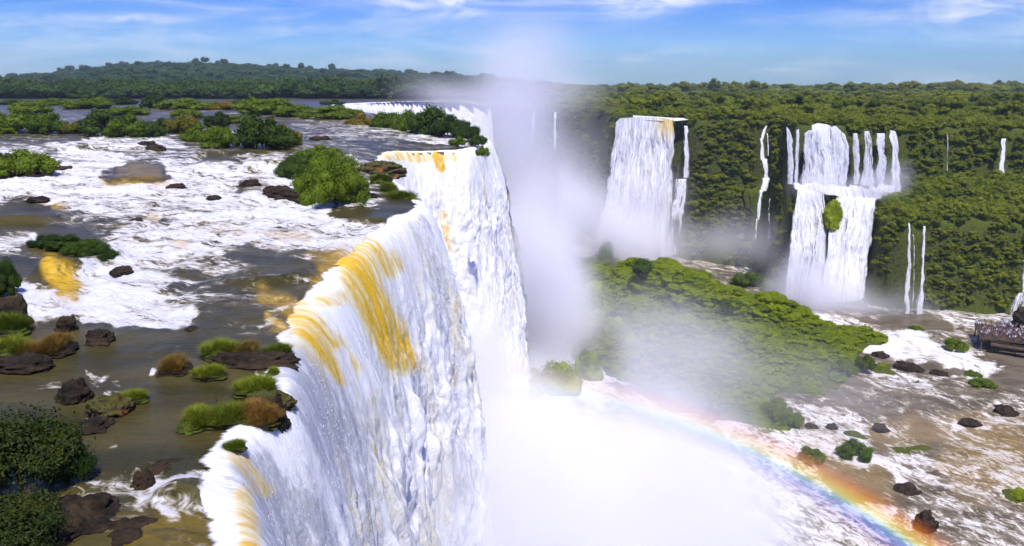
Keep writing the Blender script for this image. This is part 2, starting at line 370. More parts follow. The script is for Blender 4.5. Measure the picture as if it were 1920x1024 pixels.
# ---------------------------------------------------------------- curtains of falling water
def resample(P, step):
    P = np.asarray(P); L = np.r_[0, np.cumsum(np.linalg.norm(np.diff(P, axis=0), axis=1))]
    n = max(3, int(L[-1] / step)); s = np.linspace(0, L[-1], n)
    return np.stack([np.interp(s, L, P[:, k]) for k in range(P.shape[1])], 1), s
def blur(a, k):
    if k < 2: return a
    w = np.hanning(k + 2)[1:-1]; w /= w.sum()
    ap = np.pad(a, ((k, k), (0, 0)), mode='edge')
    return np.stack([np.convolve(ap[:, i], w, 'same') for i in range(a.shape[1])], 1)[k:-k]
def curtain(P, step, drop, nd, speed, label, seed=1, amp0=1.0, nblur=41, warm=1.0, ufreq=1.0, group=None, split=None):
    P, s = resample(P, step)
    P = blur(P, 7)
    tg = np.gradient(P, axis=0); tg /= np.linalg.norm(tg, axis=1, keepdims=True) + 1e-9
    nrm = np.stack([tg[:, 1], -tg[:, 0]], 1); nrm = blur(nrm, nblur) if not isinstance(nblur, np.ndarray) else nrm; nrm /= np.linalg.norm(nrm, axis=1, keepdims=True) + 1e-9
    ns = len(s)
    up = np.linspace(-2.6, 0, 14)[:-1]
    dd = drop * np.linspace(0, 1, nd) ** 1.45
    ln = np.r_[np.zeros(len(up)), np.sqrt(2 * dd / 9.8)]
    sp = speed * (1 + 0.35 * fbm(s * 0.09, s * 0, o=3, seed=seed + 5))[:, None]
    outw = np.where(ln[None, :] > 0, sp * ln[None, :], 0) + np.r_[up, np.zeros(nd)][None, :]
    dz = np.r_[np.zeros(len(up)), dd][None, :] * np.ones((ns, 1))
    Sg, Dg = np.meshgrid(s, np.r_[up, dd], indexing='ij')
    Dp = np.maximum(Dg, 0)
    aw = (0.05 + 0.55 * sst(0, 16, Dp)) * amp0
    # falling clumps: stretched noise, sharpened on their lower side
    q = Dg - 2.5 * fbm(Sg * 0.5, Dg * 0.15, o=3, seed=seed + 40)
    n1 = fbm(Sg * 0.22 * ufreq, q * 0.05, o=3, seed=seed + 1)
    n2 = fbm(Sg * 0.9 * ufreq, q * 0.26, o=4, seed=seed + 2, g=0.6)
    n3 = fbm(Sg * 2.6, q * 1.1, o=2, seed=seed + 3)
    n4 = fbm(Sg * 0.95 * ufreq, q * 0.24, o=4, seed=seed + 7, g=.5)
    disp = aw * (1.9 * n1 + 1.1 * n2 + 1.1 * n4 + 0.15 * n3)
    outw = outw + disp
    X = P[:, 0][:, None] + nrm[:, 0][:, None] * outw; Yc = P[:, 1][:, None] + nrm[:, 1][:, None] * outw
    hb = Hriv(X[:, :len(up)], Yc[:, :len(up)]) if abs(P[:, 1].mean()) < 1000 else 0
    hr = Hriv(P[:, 0], P[:, 1])[:, None]
    Zc = hr + 0.06 - dz
    Zc[:, :len(up)] = hb + 0.08 * np.r_[up * 0 + 1] + 0.10 * fbm(X[:, :len(up)] * .45, Yc[:, :len(up)] * .3, o=4, seed=9)
    Zc[:, 0] -= 0.6
    Zc = Zc + 0.5 * disp * sst(0, 5, Dp)
    px, py = pix(X, Yc, Zc)
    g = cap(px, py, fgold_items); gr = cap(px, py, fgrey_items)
    cov = np.maximum(sst(-1.0, -0.15, Dg + 0.5 * fbm(Sg * .5, Dg * .4, o=3, seed=8)), Dg >= -0.05)
    NV = nd + len(up)
    if split is not None:
        rr = np.random.default_rng(5); nb = 170000
        i_ = rr.integers(0, ns, nb); j_ = (len(up) - 3 + (nd + 2) * rr.random(nb) ** .9).astype(int).clip(0, X.shape[1] - 1)
        off = rr.exponential(.20, nb) * sst(0, 10, Dp[i_, j_]) * 1.3 + .02
        c = np.stack([X[i_, j_] + nrm[i_, 0] * off, Yc[i_, j_] + nrm[i_, 1] * off, Zc[i_, j_] + rr.normal(0, .25, nb)], 1)
        cl_n = fbm(Sg[i_, j_] * .8, Dg[i_, j_] * .25, o=3, seed=77); kk = (cl_n > 0.0) & (Dp[i_, j_] > .6) & (g[i_, j_] < .35); c = c[kk]; off = off[kk]
        a_ = rr.normal(size=(len(c), 3)); a_ /= np.linalg.norm(a_, axis=1, keepdims=True); b_ = np.cross(a_, rr.normal(size=(len(c), 3))); b_ /= np.linalg.norm(b_, axis=1, keepdims=True)
        a_[:, 2] *= 2.2; sz = (rr.uniform(.012, .030, len(c)) * (1 + np.clip(c[:, 1] - 25, 0, 60) / 38))[:, None]
        Vb = np.stack([c - a_ * sz, c - b_ * sz * .6, c + a_ * sz, c + b_ * sz * .6], 1).reshape(-1, 3)
        tag(obj('spray_droplets', mesh_np('spray_droplets', Vb, np.arange(len(Vb)).reshape(-1, 4), mats=[M_drop])), 'loose white droplets torn off the face of the near curtains', 'spray', kind='stuff')
        k = int(np.argmin(np.hypot(P[:, 0] - split[0], P[:, 1] - split[1])))
        for sl, lab in ((slice(0, k + 1), label[0]), (slice(k, ns), label[1])):
            f = lambda a: a[sl].ravel()
            dat = np.stack([f(cov), f(g), f(gr), np.full(f(g).size, warm)], 1)
            me = mesh_np('waterfall', np.stack([f(X), f(Yc), f(Zc)], 1), grid_faces(len(range(*sl.indices(ns))), NV), np.stack([f(Sg), f(Dg)], 1), dat, mats=[M_apron])
            tag(obj('waterfall', me), lab, 'waterfall', group)
        return
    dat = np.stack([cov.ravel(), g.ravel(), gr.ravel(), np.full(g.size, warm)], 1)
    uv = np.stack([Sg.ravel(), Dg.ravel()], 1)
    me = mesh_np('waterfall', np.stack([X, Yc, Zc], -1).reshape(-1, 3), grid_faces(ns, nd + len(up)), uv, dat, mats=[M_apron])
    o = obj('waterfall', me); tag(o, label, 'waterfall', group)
    return o
B = chaikin(brim, 2)
icut = int(np.argmin(np.hypot(B[:, 0] - brim[15][0], B[:, 1] - brim[15][1]))) + 1
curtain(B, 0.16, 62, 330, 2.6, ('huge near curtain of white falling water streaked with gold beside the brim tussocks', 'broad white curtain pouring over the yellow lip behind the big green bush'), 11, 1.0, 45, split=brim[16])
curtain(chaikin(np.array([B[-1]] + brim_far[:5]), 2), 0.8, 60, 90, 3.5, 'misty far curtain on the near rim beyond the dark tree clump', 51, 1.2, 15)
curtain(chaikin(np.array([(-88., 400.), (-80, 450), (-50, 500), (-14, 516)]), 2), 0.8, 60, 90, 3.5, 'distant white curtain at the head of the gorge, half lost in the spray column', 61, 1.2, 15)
# ---------------------------------------------------------------- terrain (one sheet to the horizon)
def hill(x, y):
    a = x / y
    h = 62 * np.exp(-((a + 0.405) / 0.20) ** 2) * sst(900, 2500, y) * sst(6500, 3600, y)
    h += 26 * np.exp(-((a + 0.12) / 0.16) ** 2) * sst(1200, 2600, y) * sst(6500, 3600, y)
    h += 5 * sst(0.3, 0.62, a) * sst(500, 1800, y)
    h += (1 + 3 * fbm(x * 0.004, y * 0.004, o=3, seed=5)) * sst(700, 1500, y)
    return h
def Terr(x, y, rough=True):
    x = np.asarray(x, float); y = np.asarray(y, float)
    wob = 1.8 * fbm(x * 0.05, y * 0.05, o=4, seed=21) * sst(30, 45, x)
    s1 = sdf(x, y, poly_top) + wob; s2 = sdf(x, y, poly_low) + wob
    left = (x < 30) & (y < 500)
    plat = -2.5 + hill(x, y)
    plat = np.where(x > 35, np.minimum(plat, -1.6 - 0.022 * np.clip(x - 50, 0, 170) * sst(900, 400, y) + 0.012 * np.clip(-s1, 0, 600)), plat)
    landleft = sst(FARBANK - 4, FARBANK + 8, y + 6 * vn(x * 0.02, y * 0)) * 7.0
    plat = plat + np.where(x < 35 + 0.0 * y, landleft, landleft * 0 + 1.0)
    # left river bed cliff: drops under the curtain
    zl = plat - 60.5 * sst(-3.5, -0.6, s1)
    bench = -31 + 9 * sst(0, 40, -s2) + 2.5 * fbm(x * 0.08, y * 0.08, o=3, seed=31)
    w1 = sst(-1.5, 5.5, s1)
    zr = plat * (1 - w1) + bench * w1
    w2 = sst(-2.0, 7.0, s2)
    zr = zr * (1 - w2) + (-63.5) * w2
    m = sst(20, 36, x) if True else 0
    z = zl * (1 - m) + zr * m
    if rough:
        steep = sst(0.5, 6, np.minimum(0 - z, z + 64)) * m
        z = z + steep * 1.6 * fbm(x * 0.2, y * 0.2, z * 0.15, o=4, seed=41)
    return z
def terrain_patch(ys, as_, x0=0):
    Y, A = np.meshgrid(ys, as_, indexing='ij'); X = A * np.maximum(Y, 60)
    Z = Terr(X, Y)
    return X, Y, Z
ys = np.concatenate([np.linspace(-70, 10, 18), np.linspace(13, 228, 190)[:-1], np.linspace(228, 365, 260)[:-1], np.geomspace(365, 9000, 210)])
as_ = np.concatenate([np.linspace(-1.9, -0.4, 60)[:-1], np.linspace(-0.4, 0.12, 260)[:-1], np.linspace(0.12, 0.8, 420)[:-1], np.linspace(0.8, 2.2, 50)])
X, Y, Z = terrain_patch(ys, as_)
TERR = (np.stack([X, Y, Z], -1).reshape(-1, 3), grid_faces(len(ys), len(as_)))
me = mesh_np('terrain', np.stack([X, Y, Z], -1).reshape(-1, 3), grid_faces(len(ys), len(as_)), mats=[M_land])
tag(obj('terrain', me), kind='structure')

# ---------------------------------------------------------------- island in the gorge (heightfield of its own)
isl_pts = [(1250, 476, 17), (1200, 480, 14), (1062, 600, 3), (1095, 560, 6), (1115, 500, 9), (1180, 500, 13), (1240, 492, 17), (1300, 497, 19), (1370, 525, 17), (1440, 545, 16), (1500, 570, 12), (1545, 590, 7),
           (1200, 560, 12), (1300, 580, 13), (1400, 600, 11), (1480, 620, 7), (1150, 620, 6), (1240, 640, 9), (1330, 660, 9), (1400, 680, 4), (1300, 710, 5), (1385, 735, 3.5), (1450, 775, 2.5), (1180, 660, 3), (1240, 700, 2),
           (1000, 412, 12), (1045, 440, 8), (1130, 480, 6), (1085, 465, 5)]
ib = []
for a, b, h in isl_pts:
    p = at(a, b, -61 + h); ib.append((p[0], p[1], h))
def Hisl(x, y):
    z = np.full(np.shape(x), -3.0)
    acc = 0
    for bx, by, h in ib:
        r = 9.0 + 0.25 * h
        q = np.exp(-(((x - bx) / r) ** 2 + ((y - by) / (r * 1.15)) ** 2) * 1.1) * h
        acc = acc + np.exp(q * 0.6) - 1
    z = np.log1p(acc) / 0.6 - 2.2 + 4.2 * fbm(x * 0.075, y * 0.075, o=4, seed=71)
    return z
xs = np.linspace(-5, 125, 260); ysI = np.linspace(120, 330, 340)
Y, X = np.meshgrid(ysI, xs, indexing='ij')
Hi = Hisl(X, Y)
me = mesh_np('island', np.stack([X, Y, -61 + Hi], -1).reshape(-1, 3), grid_faces(len(ysI), len(xs))[(Hi.ravel()[grid_faces(len(ysI), len(xs))].max(1) > -2.9)], mats=[M_land])
tag(obj('island', me), kind='structure')

# ---------------------------------------------------------------- lower river
low_foam = [(1100, 700, 1900, 1000, 800, .54), (900, 560, 1000, 700, 120, 1.0), (1000, 1024, 1300, 1024, 200, .95), (1400, 900, 1600, 1024, 150, .75),
            (1530, 620, 1700, 650, 26, .92), (1700, 640, 1860, 710, 24, .9), (1560, 700, 1700, 740, 20, .5), (1600, 760, 1780, 770, 40, .38), (1440, 720, 1600, 740, 24, .3), (1760, 760, 1900, 790, 34, .45), (1600, 665, 1800, 700, 9, .2),
            (1380, 520, 1500, 560, 30, .35), (1300, 470, 1400, 500, 14, .7), (1500, 560, 1640, 590, 18, .45), (1660, 600, 1760, 610, 16, .05), (1640, 690, 1740, 720, 12, .75), (1520, 780, 1600, 800, 30, .7), (1500, 830, 1620, 850, 20, .75), (1640, 850, 1760, 960, 34, .95), (1750, 900, 1900, 1000, 80, .62),
            (1800, 840, 1900, 830, 40, .55), (1660, 830, 1900, 820, 24, .45), (1560, 880, 1640, 920, 26, .2), (1780, 790, 1860, 800, 10, .75), (1860, 760, 1910, 780, 14, .6), (1830, 740, 1900, 700, 20, .25), (1860, 650, 1920, 700, 26, .1), (1650, 900, 1700, 960, 22, .4), (1700, 780, 1760, 830, 16, .15)]
low_gold = [(1840, 840, 1920, 880, 60, .5), (1780, 880, 1840, 920, 30, .4), (1540, 860, 1620, 920, 60, .35), (1800, 790, 1900, 800, 24, .4), (1660, 810, 1780, 800, 24, .35)]
yl = np.concatenate([np.linspace(-60, 50, 24)[:-1], np.geomspace(50, 430, 420)]); al = np.linspace(-0.12, 1.0, 430)
Y, A = np.meshgrid(yl, al, indexing='ij'); X = A * np.maximum(Y, 40) - 8
px, py = pix(X, Y, np.full_like(X, -61.0))
px, py = warp(px, py, X, Y, 1.2)
Fl = cap(px, py, low_foam) + 0.12 * fbm(X * 0.04, Y * 0.04, o=3, seed=14)
ang = R(-35); U = X * math.cos(ang) - Y * math.sin(ang); W = X * math.sin(ang) + Y * math.cos(ang)
Z = -61 + (0.25 + 0.75 * np.clip(Fl, 0, 1)) * fbm(U * 0.16, W * 0.10, o=5, seed=19, g=0.55) + 1.1 * fbm(X * 0.05, Y * 0.05, o=2, seed=23)
me = mesh_np('lower_river', np.stack([X, Y, Z], -1).reshape(-1, 3), grid_faces(len(yl), len(al)), data=np.stack([np.clip(Fl, 0, 1).ravel(), cap(px, py, low_gold).ravel(), np.full(X.size, .7)], 1), mats=[M_lower])
tag(obj('lower_river', me), kind='structure')

# ---------------------------------------------------------------- far falls on the right wall: ruled sheets
def sheet(top, bot, label, nu=60, nv=110, bulge=1.5, thin=0.9, fade=(0.0, 0.0), gold=0, edge=None, seed=1, grey=0.55, name='waterfall', parent=None, ease=0.6, vf=0):
    def rs(P):
        P = np.array([atd(*p) for p in P]); L = np.r_[0, np.cumsum(np.linalg.norm(np.diff(P, axis=0), axis=1))]
        u = np.linspace(0, L[-1], nu); return np.stack([np.interp(u, L, P[:, k]) for k in range(3)], 1), u
    pw = abs(bot[-1][0] - bot[0][0]); edge = min(.22, 3.2 / max(pw, 8)) if edge is None else edge
    Tp, ut = rs(top); Bp, ub = rs(bot)
    v = np.linspace(0, 1, nv)
    hz = v ** ease
    Pm = np.zeros((nu, nv, 3))
    for k in range(2): Pm[:, :, k] = Tp[:, k][:, None] * (1 - hz) + Bp[:, k][:, None] * hz
    Pm[:, :, 2] = Tp[:, 2][:, None] * (1 - v) + Bp[:, 2][:, None] * v
    w = max(ut[-1], ub[-1], 0.5); ht = abs(Tp[:, 2].mean() - Bp[:, 2].mean())
    Ug = np.linspace(0, w, nu)[:, None] * np.ones((1, nv)); Vg = (v * ht)[None, :] * np.ones((nu, 1))
    un = np.linspace(0, 1, nu)[:, None]
    d = bulge * np.sin(np.pi * un) ** 0.7 * (0.35 + 0.65 * v[None, :]) + min(bulge, 1.2) * 0.9 * fbm(Ug * 0.55, Vg * 0.1, o=4, seed=seed) * sst(0, .15, v)[None, :] * (1.6 if w > 5 else 1)
    Pm[:, :, 0] += 0.22 * min(w, 4) * fbm(Ug * 0.3, Vg * 0.16, o=4, seed=seed + 21) * sst(0, .1, v)[None, :]
    Pm[:, :, 1] -= d
    unw = un + edge * 0.9 * fbm(un * 0 + Vg * 0.22, Vg * 0 + seed, un * 2, o=3, seed=seed + 3)
    e = sst(0, edge * 2, unw) * sst(1, 1 - edge * 2, unw)
    cov = thin * (0.1 + 0.95 * e) + 0.12 * fbm(Ug * 0.3 + seed, Vg * 0.03, o=2, seed=seed + 8)
    if vf: vn_ = v[None, :] + .18 * fbm(Ug * .35, Vg * 0 + seed, o=3, seed=seed + 2); cov = cov * sst(-.02, vf, vn_) * sst(1.02, 1 - vf, vn_)
    if fade[0]: cov = cov * (1 - fade[0] * (1 - sst(0, 0.12, v)))
    if fade[1]: cov = cov * (1 - fade[1] * sst(0.55, 1, v))
    g = gold * sst(0.25, 0.0, v)[None, :] * sst(.55, .8, un) * np.ones((nu, nv))
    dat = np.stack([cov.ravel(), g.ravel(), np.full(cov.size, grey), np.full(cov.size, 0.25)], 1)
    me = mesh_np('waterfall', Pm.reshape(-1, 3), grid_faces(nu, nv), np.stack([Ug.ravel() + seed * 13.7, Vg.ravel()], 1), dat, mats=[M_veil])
    o = obj(name, me, parent)
    if label: tag(o, label, 'waterfall')
    return o
sheet([(1152, 232, 344), (1162, 222, 345), (1200, 219, 346), (1240, 221, 346), (1266, 226, 344)], [(1105, 470, 338), (1270, 480, 338)], 'broad tall block of white water dropping from the far rim into its own mist', 140, 160, 3.0, 1.05, gold=.7, edge=.03, grey=.75, seed=3, ease=1.6)
sheet([(1180, 216, 352), (1262, 221, 350), (1294, 222, 349)], [(1180, 224, 345), (1262, 227, 345), (1294, 225, 345)], 'short white riffle of water along the rim above the tall block fall', 60, 8, .2, .85, seed=5)
sheet([(1279, 236, 340), (1293, 236, 340)], [(1278, 333, 338), (1294, 333, 338)], 'straight narrow fall just right of the tall block fall', 16, 60, .6, .9, seed=7)
sheet([(1262, 336, 335), (1292, 335, 335)], [(1252, 440, 331), (1282, 440, 331)], 'thin lower fall under the straight narrow one, fading into mist', 24, 60, .6, .72, fade=(0, .6), seed=9)
# winding thin cascade built from stacked leaps
casc = empty('waterfall', atd(1437, 238, 322)); tag(casc, 'thin winding cascade that splits in two halfway down the green wall', 'waterfall')
def leap(top, bot, seed, thin=.85, fade=(0, 0)):
    o = sheet(top, bot, None, 14, 40, .5, thin, fade, seed=seed, name='leap', parent=casc); o.matrix_parent_inverse = Matrix.Translation(casc.location).inverted(); return o
leap([(1434, 236, 322), (1440, 236, 322)], [(1422, 262, 320), (1432, 262, 320)], 1, 1.0)
leap([(1422, 260, 320), (1431, 260, 320)], [(1424, 300, 318), (1440, 300, 318)], 2, 1.0)
leap([(1435, 250, 320), (1440, 250, 320)], [(1438, 292, 318), (1442, 292, 318)], 3, .75)
leap([(1424, 298, 318), (1441, 298, 318)], [(1428, 336, 316), (1446, 336, 316)], 4, .95)
leap([(1422, 334, 315), (1447, 334, 315)], [(1420, 358, 313), (1440, 358, 313)], 5, .95)
leap([(1422, 356, 312), (1435, 356, 312)], [(1416, 412, 309), (1426, 412, 309)], 6, 1.0)
leap([(1414, 410, 308), (1424, 410, 308)], [(1408, 470, 305), (1420, 470, 305)], 7, .6, (0, .7))
leap([(1441, 372, 312), (1446, 372, 312)], [(1437, 402, 310), (1442, 402, 310)], 8, .7)
leap([(1438, 400, 309), (1445, 400, 309)], [(1432, 472, 305), (1446, 472, 305)], 9, .75, (0, .7))
# two-tier group
UT = [
    ([(1472, 236, 296), (1482, 246, 296)], [(1472, 345, 293), (1490, 345, 293)], 'leftmost slim stream of the upper tier of the two-tier fall', 14, .95),
    ([(1490, 246, 296), (1500, 240, 296)], [(1484, 345, 292), (1496, 345, 292)], 'second slim stream of the upper tier, leaning beside the widest one', 14, .95),
    ([(1597, 250, 296), (1608, 250, 296)], [(1592, 345, 292), (1614, 345, 292)], 'veil-thin stream right of the widest one in the upper tier', 18, .74),
    ([(1620, 246, 296), (1630, 246, 296)], [(1612, 348, 291), (1642, 348, 291)], 'spreading stream in the middle right of the upper tier', 26, .8),
    ([(1640, 250, 296), (1660, 250, 296)], [(1640, 350, 291), (1664, 350, 291)], 'pair of close streams left of the last one in the upper tier', 22, .82),
    ([(1666, 244, 295), (1678, 246, 295)], [(1664, 362, 289), (1692, 358, 289)], 'rightmost stream of the upper tier, ending beside the mossy rock', 18, .98)]
wide = empty('waterfall', atd(1545, 240, 296)); tag(wide, 'widest stream of the upper tier of the two-tier fall', 'waterfall')
for sd_, tp, bt, th in ((61, [(1506, 252, 295), (1516, 244, 295), (1530, 246, 295)], [(1498, 350, 291), (1526, 350, 291)], .80), (62, [(1518, 236, 296), (1532, 231, 297), (1548, 233, 297), (1560, 237, 296)], [(1516, 350, 291), (1562, 350, 290)], .98), (63, [(1552, 240, 296), (1566, 236, 296), (1578, 248, 295), (1588, 254, 295)], [(1552, 352, 290), (1590, 350, 291)], .86)):
    o = sheet(tp, bt, None, 40, 90, 1.2, th, seed=sd_, name='stream', parent=wide, grey=.8); o.matrix_parent_inverse = Matrix.Translation(wide.location).inverted()
for i, (a, b, l, nu, th) in enumerate(UT): sheet(a, b, l, nu, 80, .9, th, seed=20 + i, grey=.8)
sheet([(1474, 338, 292), (1590, 345, 290), (1690, 340, 289)], [(1478, 350, 284), (1500, 362, 281), (1560, 372, 279), (1636, 388, 278), (1684, 356, 284)], 'foaming white apron on the ledge between the two tiers', 90, 40, .8, .98, seed=31, edge=.05, grey=.6, ease=1, vf=.3)
sheet([(1494, 352, 281), (1545, 362, 280)], [(1466, 560, 270), (1556, 560, 270)], 'left arm of the lower tier under the foaming apron', 50, 110, 1.6, .80, seed=32)
sheet([(1566, 370, 278), (1645, 372, 278)], [(1530, 566, 268), (1622, 560, 268)], 'wide right arm of the lower tier leaning over the dark ledge', 60, 110, 1.8, .9, seed=33)
sheet([(1628, 420, 275), (1634, 420, 275)], [(1612, 540, 272), (1622, 540, 272)], 'hair-thin veil right of the lower tier', 10, 60, .3, .62, (0.0, .5), seed=34)
sheet([(1640, 420, 275), (1646, 420, 275)], [(1630, 545, 272), (1640, 545, 272)], 'faintest veil between the lower tier and the twin falls', 10, 60, .3, .5, (0.2, .6), seed=35)
sheet([(1701, 418, 256), (1706, 418, 256)], [(1690, 588, 251), (1706, 588, 251)], 'left one of the twin thin falls on the lower green wall', 14, 90, .4, .85, seed=36)
sheet([(1708, 440, 256), (1714, 440, 256)], [(1706, 588, 251), (1714, 588, 251)], 'faint middle thread between the twin thin falls', 10, 90, .4, .58, seed=39)
sheet([(1730, 424, 256), (1736, 424, 256)], [(1714, 592, 251), (1730, 592, 251)], 'right one of the twin thin falls on the lower green wall', 14, 90, .4, .85, seed=37)
sheet([(1774, 252, 300), (1777, 252, 300)], [(1773, 325, 298), (1777, 325, 298)], 'single thread of water high on the wall right of the two-tier fall', 8, 50, .2, .72, seed=38)
sheet([(1876, 260, 300), (1888, 260, 300)], [(1867, 334, 296), (1884, 334, 296)], 'short isolated fall high on the forested wall at far right', 18, 50, .5, .95, seed=40)
sheet([(1915, 488, 250), (1925, 488, 250)], [(1912, 548, 248), (1928, 548, 248)], 'upper spout above the rock dome behind the viewing platform', 14, 50, .5, .8, seed=41)
sheet([(1000, 205, 455), (1006, 205, 455)], [(990, 290, 450), (1002, 290, 450)], 'left faint far fall seen through the spray column', 12, 50, .4, .75, (0, .6), seed=42)
sheet([(1038, 210, 430), (1045, 210, 430)], [(1034, 290, 425), (1046, 290, 425)], 'right faint far fall seen beside the spray column', 12, 50, .4, .85, (0, .5), seed=43)
sheet([(1137, 238, 352), (1139, 238, 352)], [(1136, 290, 350), (1139, 290, 350)], 'hair-thin thread left of the tall block fall', 8, 40, .2, .55, (0, .5), seed=44)

# ---------------------------------------------------------------- foliage meshes
def leaves(n, lobes, size, jit=0.35, seed=0, flat=0.6):
    """leaf-sized quads spread through and over the lobes; lobes: (x,y,z,rx,ry,rz)"""
    r = np.random.default_rng(seed); L = np.array(lobes, float)
    wts = (L[:, 3] * L[:, 4] + L[:, 3] * L[:, 5] + L[:, 4] * L[:, 5]); wts /= wts.sum()
    k = r.choice(len(L), n, p=wts)
    d = r.normal(size=(n, 3)); d /= np.linalg.norm(d, axis=1, keepdims=True); d[:, 2] = np.abs(d[:, 2]) * np.where(r.random(n) < .8, 1, -1)
    rad = r.uniform(0.55, 1.06, n) ** 0.7 * np.where(r.random(n) < .15, 1.18, 1)
    lump = 1 + 0.18 * vn(d[:, 0] * 3 + k * 7.1, d[:, 1] * 3, d[:, 2] * 3, seed)
    c = L[k, :3] + d * L[k, 3:] * (rad * lump)[:, None]
    nn = d * (1 - flat) + r.normal(size=(n, 3)) * 0.5 + np.array([0, 0, flat * 0.6]); nn /= np.linalg.norm(nn, axis=1, keepdims=True)
    a = np.cross(nn, r.normal(size=(n, 3))); a /= np.linalg.norm(a, axis=1, keepdims=True); b = np.cross(nn, a)
    s = size * r.uniform(0.6, 1.4, n)[:, None]
    V = np.stack([c - a * s, c - b * s * .5, c + a * s, c + b * s * .5], 1).reshape(-1, 3)
    F = np.arange(4 * n).reshape(-1, 4)
    return V, F
def blob_core(lobes, k=0.72, seg=8):
    Vs, Fs = [], []; off = 0
    for (x, y, z, rx, ry, rz) in lobes:
        th = np.linspace(0, np.pi, seg); ph = np.linspace(0, 2 * np.pi, seg * 2 + 1)
        T_, P_ = np.meshgrid(th, ph, indexing='ij')
        dx, dy, dz = np.sin(T_) * np.cos(P_), np.sin(T_) * np.sin(P_), np.cos(T_)
        f = k * (1 + 0.25 * vn(dx * 2.2 + x, dy * 2.2 + y, dz * 2.2 + z, 3))
        V = np.stack([x + dx * rx * f, y + dy * ry * f, z + dz * rz * f], -1).reshape(-1, 3)
        Vs.append(V); Fs.append(grid_faces(seg, seg * 2 + 1) + off); off += len(V)
    return np.vstack(Vs), np.vstack(Fs)
def merge(*parts):
    V, F, off = [], [], 0
    for v, f in parts: V.append(v); F.append(f + off); off += len(v)
    return np.vstack(V), np.vstack(F)
def crown_lobes(n, seed, rx=1.0, rz=0.75, zc=0.7, small=0.42):
    r = random.Random(seed); L = []
    for i in range(n):
        a = r.uniform(0, 6.283); q = math.sqrt(r.random()) * (1 - small * .7)
        s = small * r.uniform(0.7, 1.35)
        z = zc + rz * (1 - q * q) * r.uniform(0.0, 0.85) - 0.1
        L.append((math.cos(a) * q * rx, math.sin(a) * q * rx, z, s, s, s * r.uniform(.65, .95)))
    return L
def crown_mesh(name, nl, nleaf, size, seed, mat, **kw):
    L = crown_lobes(nl, seed, **kw)
    V, F = merge(leaves(nleaf, L, size, seed=seed), blob_core(L, 0.7))
    return mesh_np(name, V, F, mats=[mat], smooth=True)
# unlinked source crowns for the masses
def proto_objs(mat, seeds, nl, nleaf, size, **kw):
    return [bpy.data.objects.new('crown_source', crown_mesh('crown_source', nl, nleaf, size, s, mat, **kw)) for s in seeds]
def scatter(name, P, S, protos, kind='stuff', tilt=0.15):
    n = len(P); me = bpy.data.meshes.new(name); me.vertices.add(n); me.vertices.foreach_set('co', np.asarray(P, np.float32).ravel())
    def attr(nm, tp, arr, key='value'):
        a = me.attributes.new(nm, tp, 'POINT'); a.data.foreach_set(key, np.asarray(arr).ravel())
    r = np.random.default_rng(n)
    rot = np.stack([r.normal(0, tilt, n), r.normal(0, tilt, n), r.uniform(0, 6.283, n)], 1).astype(np.float32)
    attr('scl', 'FLOAT_VECTOR', np.asarray(S, np.float32), 'vector'); attr('rot', 'FLOAT_VECTOR', rot, 'vector'); attr('idx', 'INT', r.integers(0, len(protos), n).astype(np.int32))
    o = bpy.data.objects.new(name, me); C.objects.link(o); o['kind'] = kind
    ng = bpy.data.node_groups.new(name, 'GeometryNodeTree')
    ng.interface.new_socket('Geometry', in_out='INPUT', socket_type='NodeSocketGeometry'); ng.interface.new_socket('Geometry', in_out='OUTPUT', socket_type='NodeSocketGeometry')
    N = ng.nodes; L = ng.links
    gi = N.new('NodeGroupInput'); go = N.new('NodeGroupOutput'); ip = N.new('GeometryNodeInstanceOnPoints')
    g2i = N.new('GeometryNodeGeometryToInstance')
    for po in reversed(protos):
        oi = N.new('GeometryNodeObjectInfo'); oi.inputs['Object'].default_value = po; L.new(oi.outputs['Geometry'], g2i.inputs[0])
    def na(nm, tp):
        a = N.new('GeometryNodeInputNamedAttribute'); a.data_type = tp; a.inputs[0].default_value = nm; return a.outputs[0]
    L.new(gi.outputs[0], ip.inputs['Points']); L.new(g2i.outputs[0], ip.inputs['Instance']); ip.inputs['Pick Instance'].default_value = True
    L.new(na('idx', 'INT'), ip.inputs['Instance Index']); L.new(na('rot', 'FLOAT_VECTOR'), ip.inputs['Rotation']); L.new(na('scl', 'FLOAT_VECTOR'), ip.inputs['Scale'])
    L.new(ip.outputs[0], go.inputs[0])
    md = o.modifiers.new('scatter', 'NODES'); md.node_group = ng
    return o
PF = proto_objs(M_forest, (1, 2, 3, 4, 5, 6), 17, 1500, 0.062, small=.32) + proto_objs(M_forest, (7, 8), 9, 1100, 0.075, small=.5, rz=1.0)
PD = proto_objs(M_forestd, (11, 12, 13), 10, 420, 0.12)
PI = proto_objs(M_isl, (21, 22, 23, 24), 18, 1500, 0.055, rz=0.35, zc=0.2, small=.34)
def pts_uniform(n, x0, x1, y0, y1, seed):
    r = np.random.default_rng(seed); return r.uniform(x0, x1, n), r.uniform(y0, y1, n), r
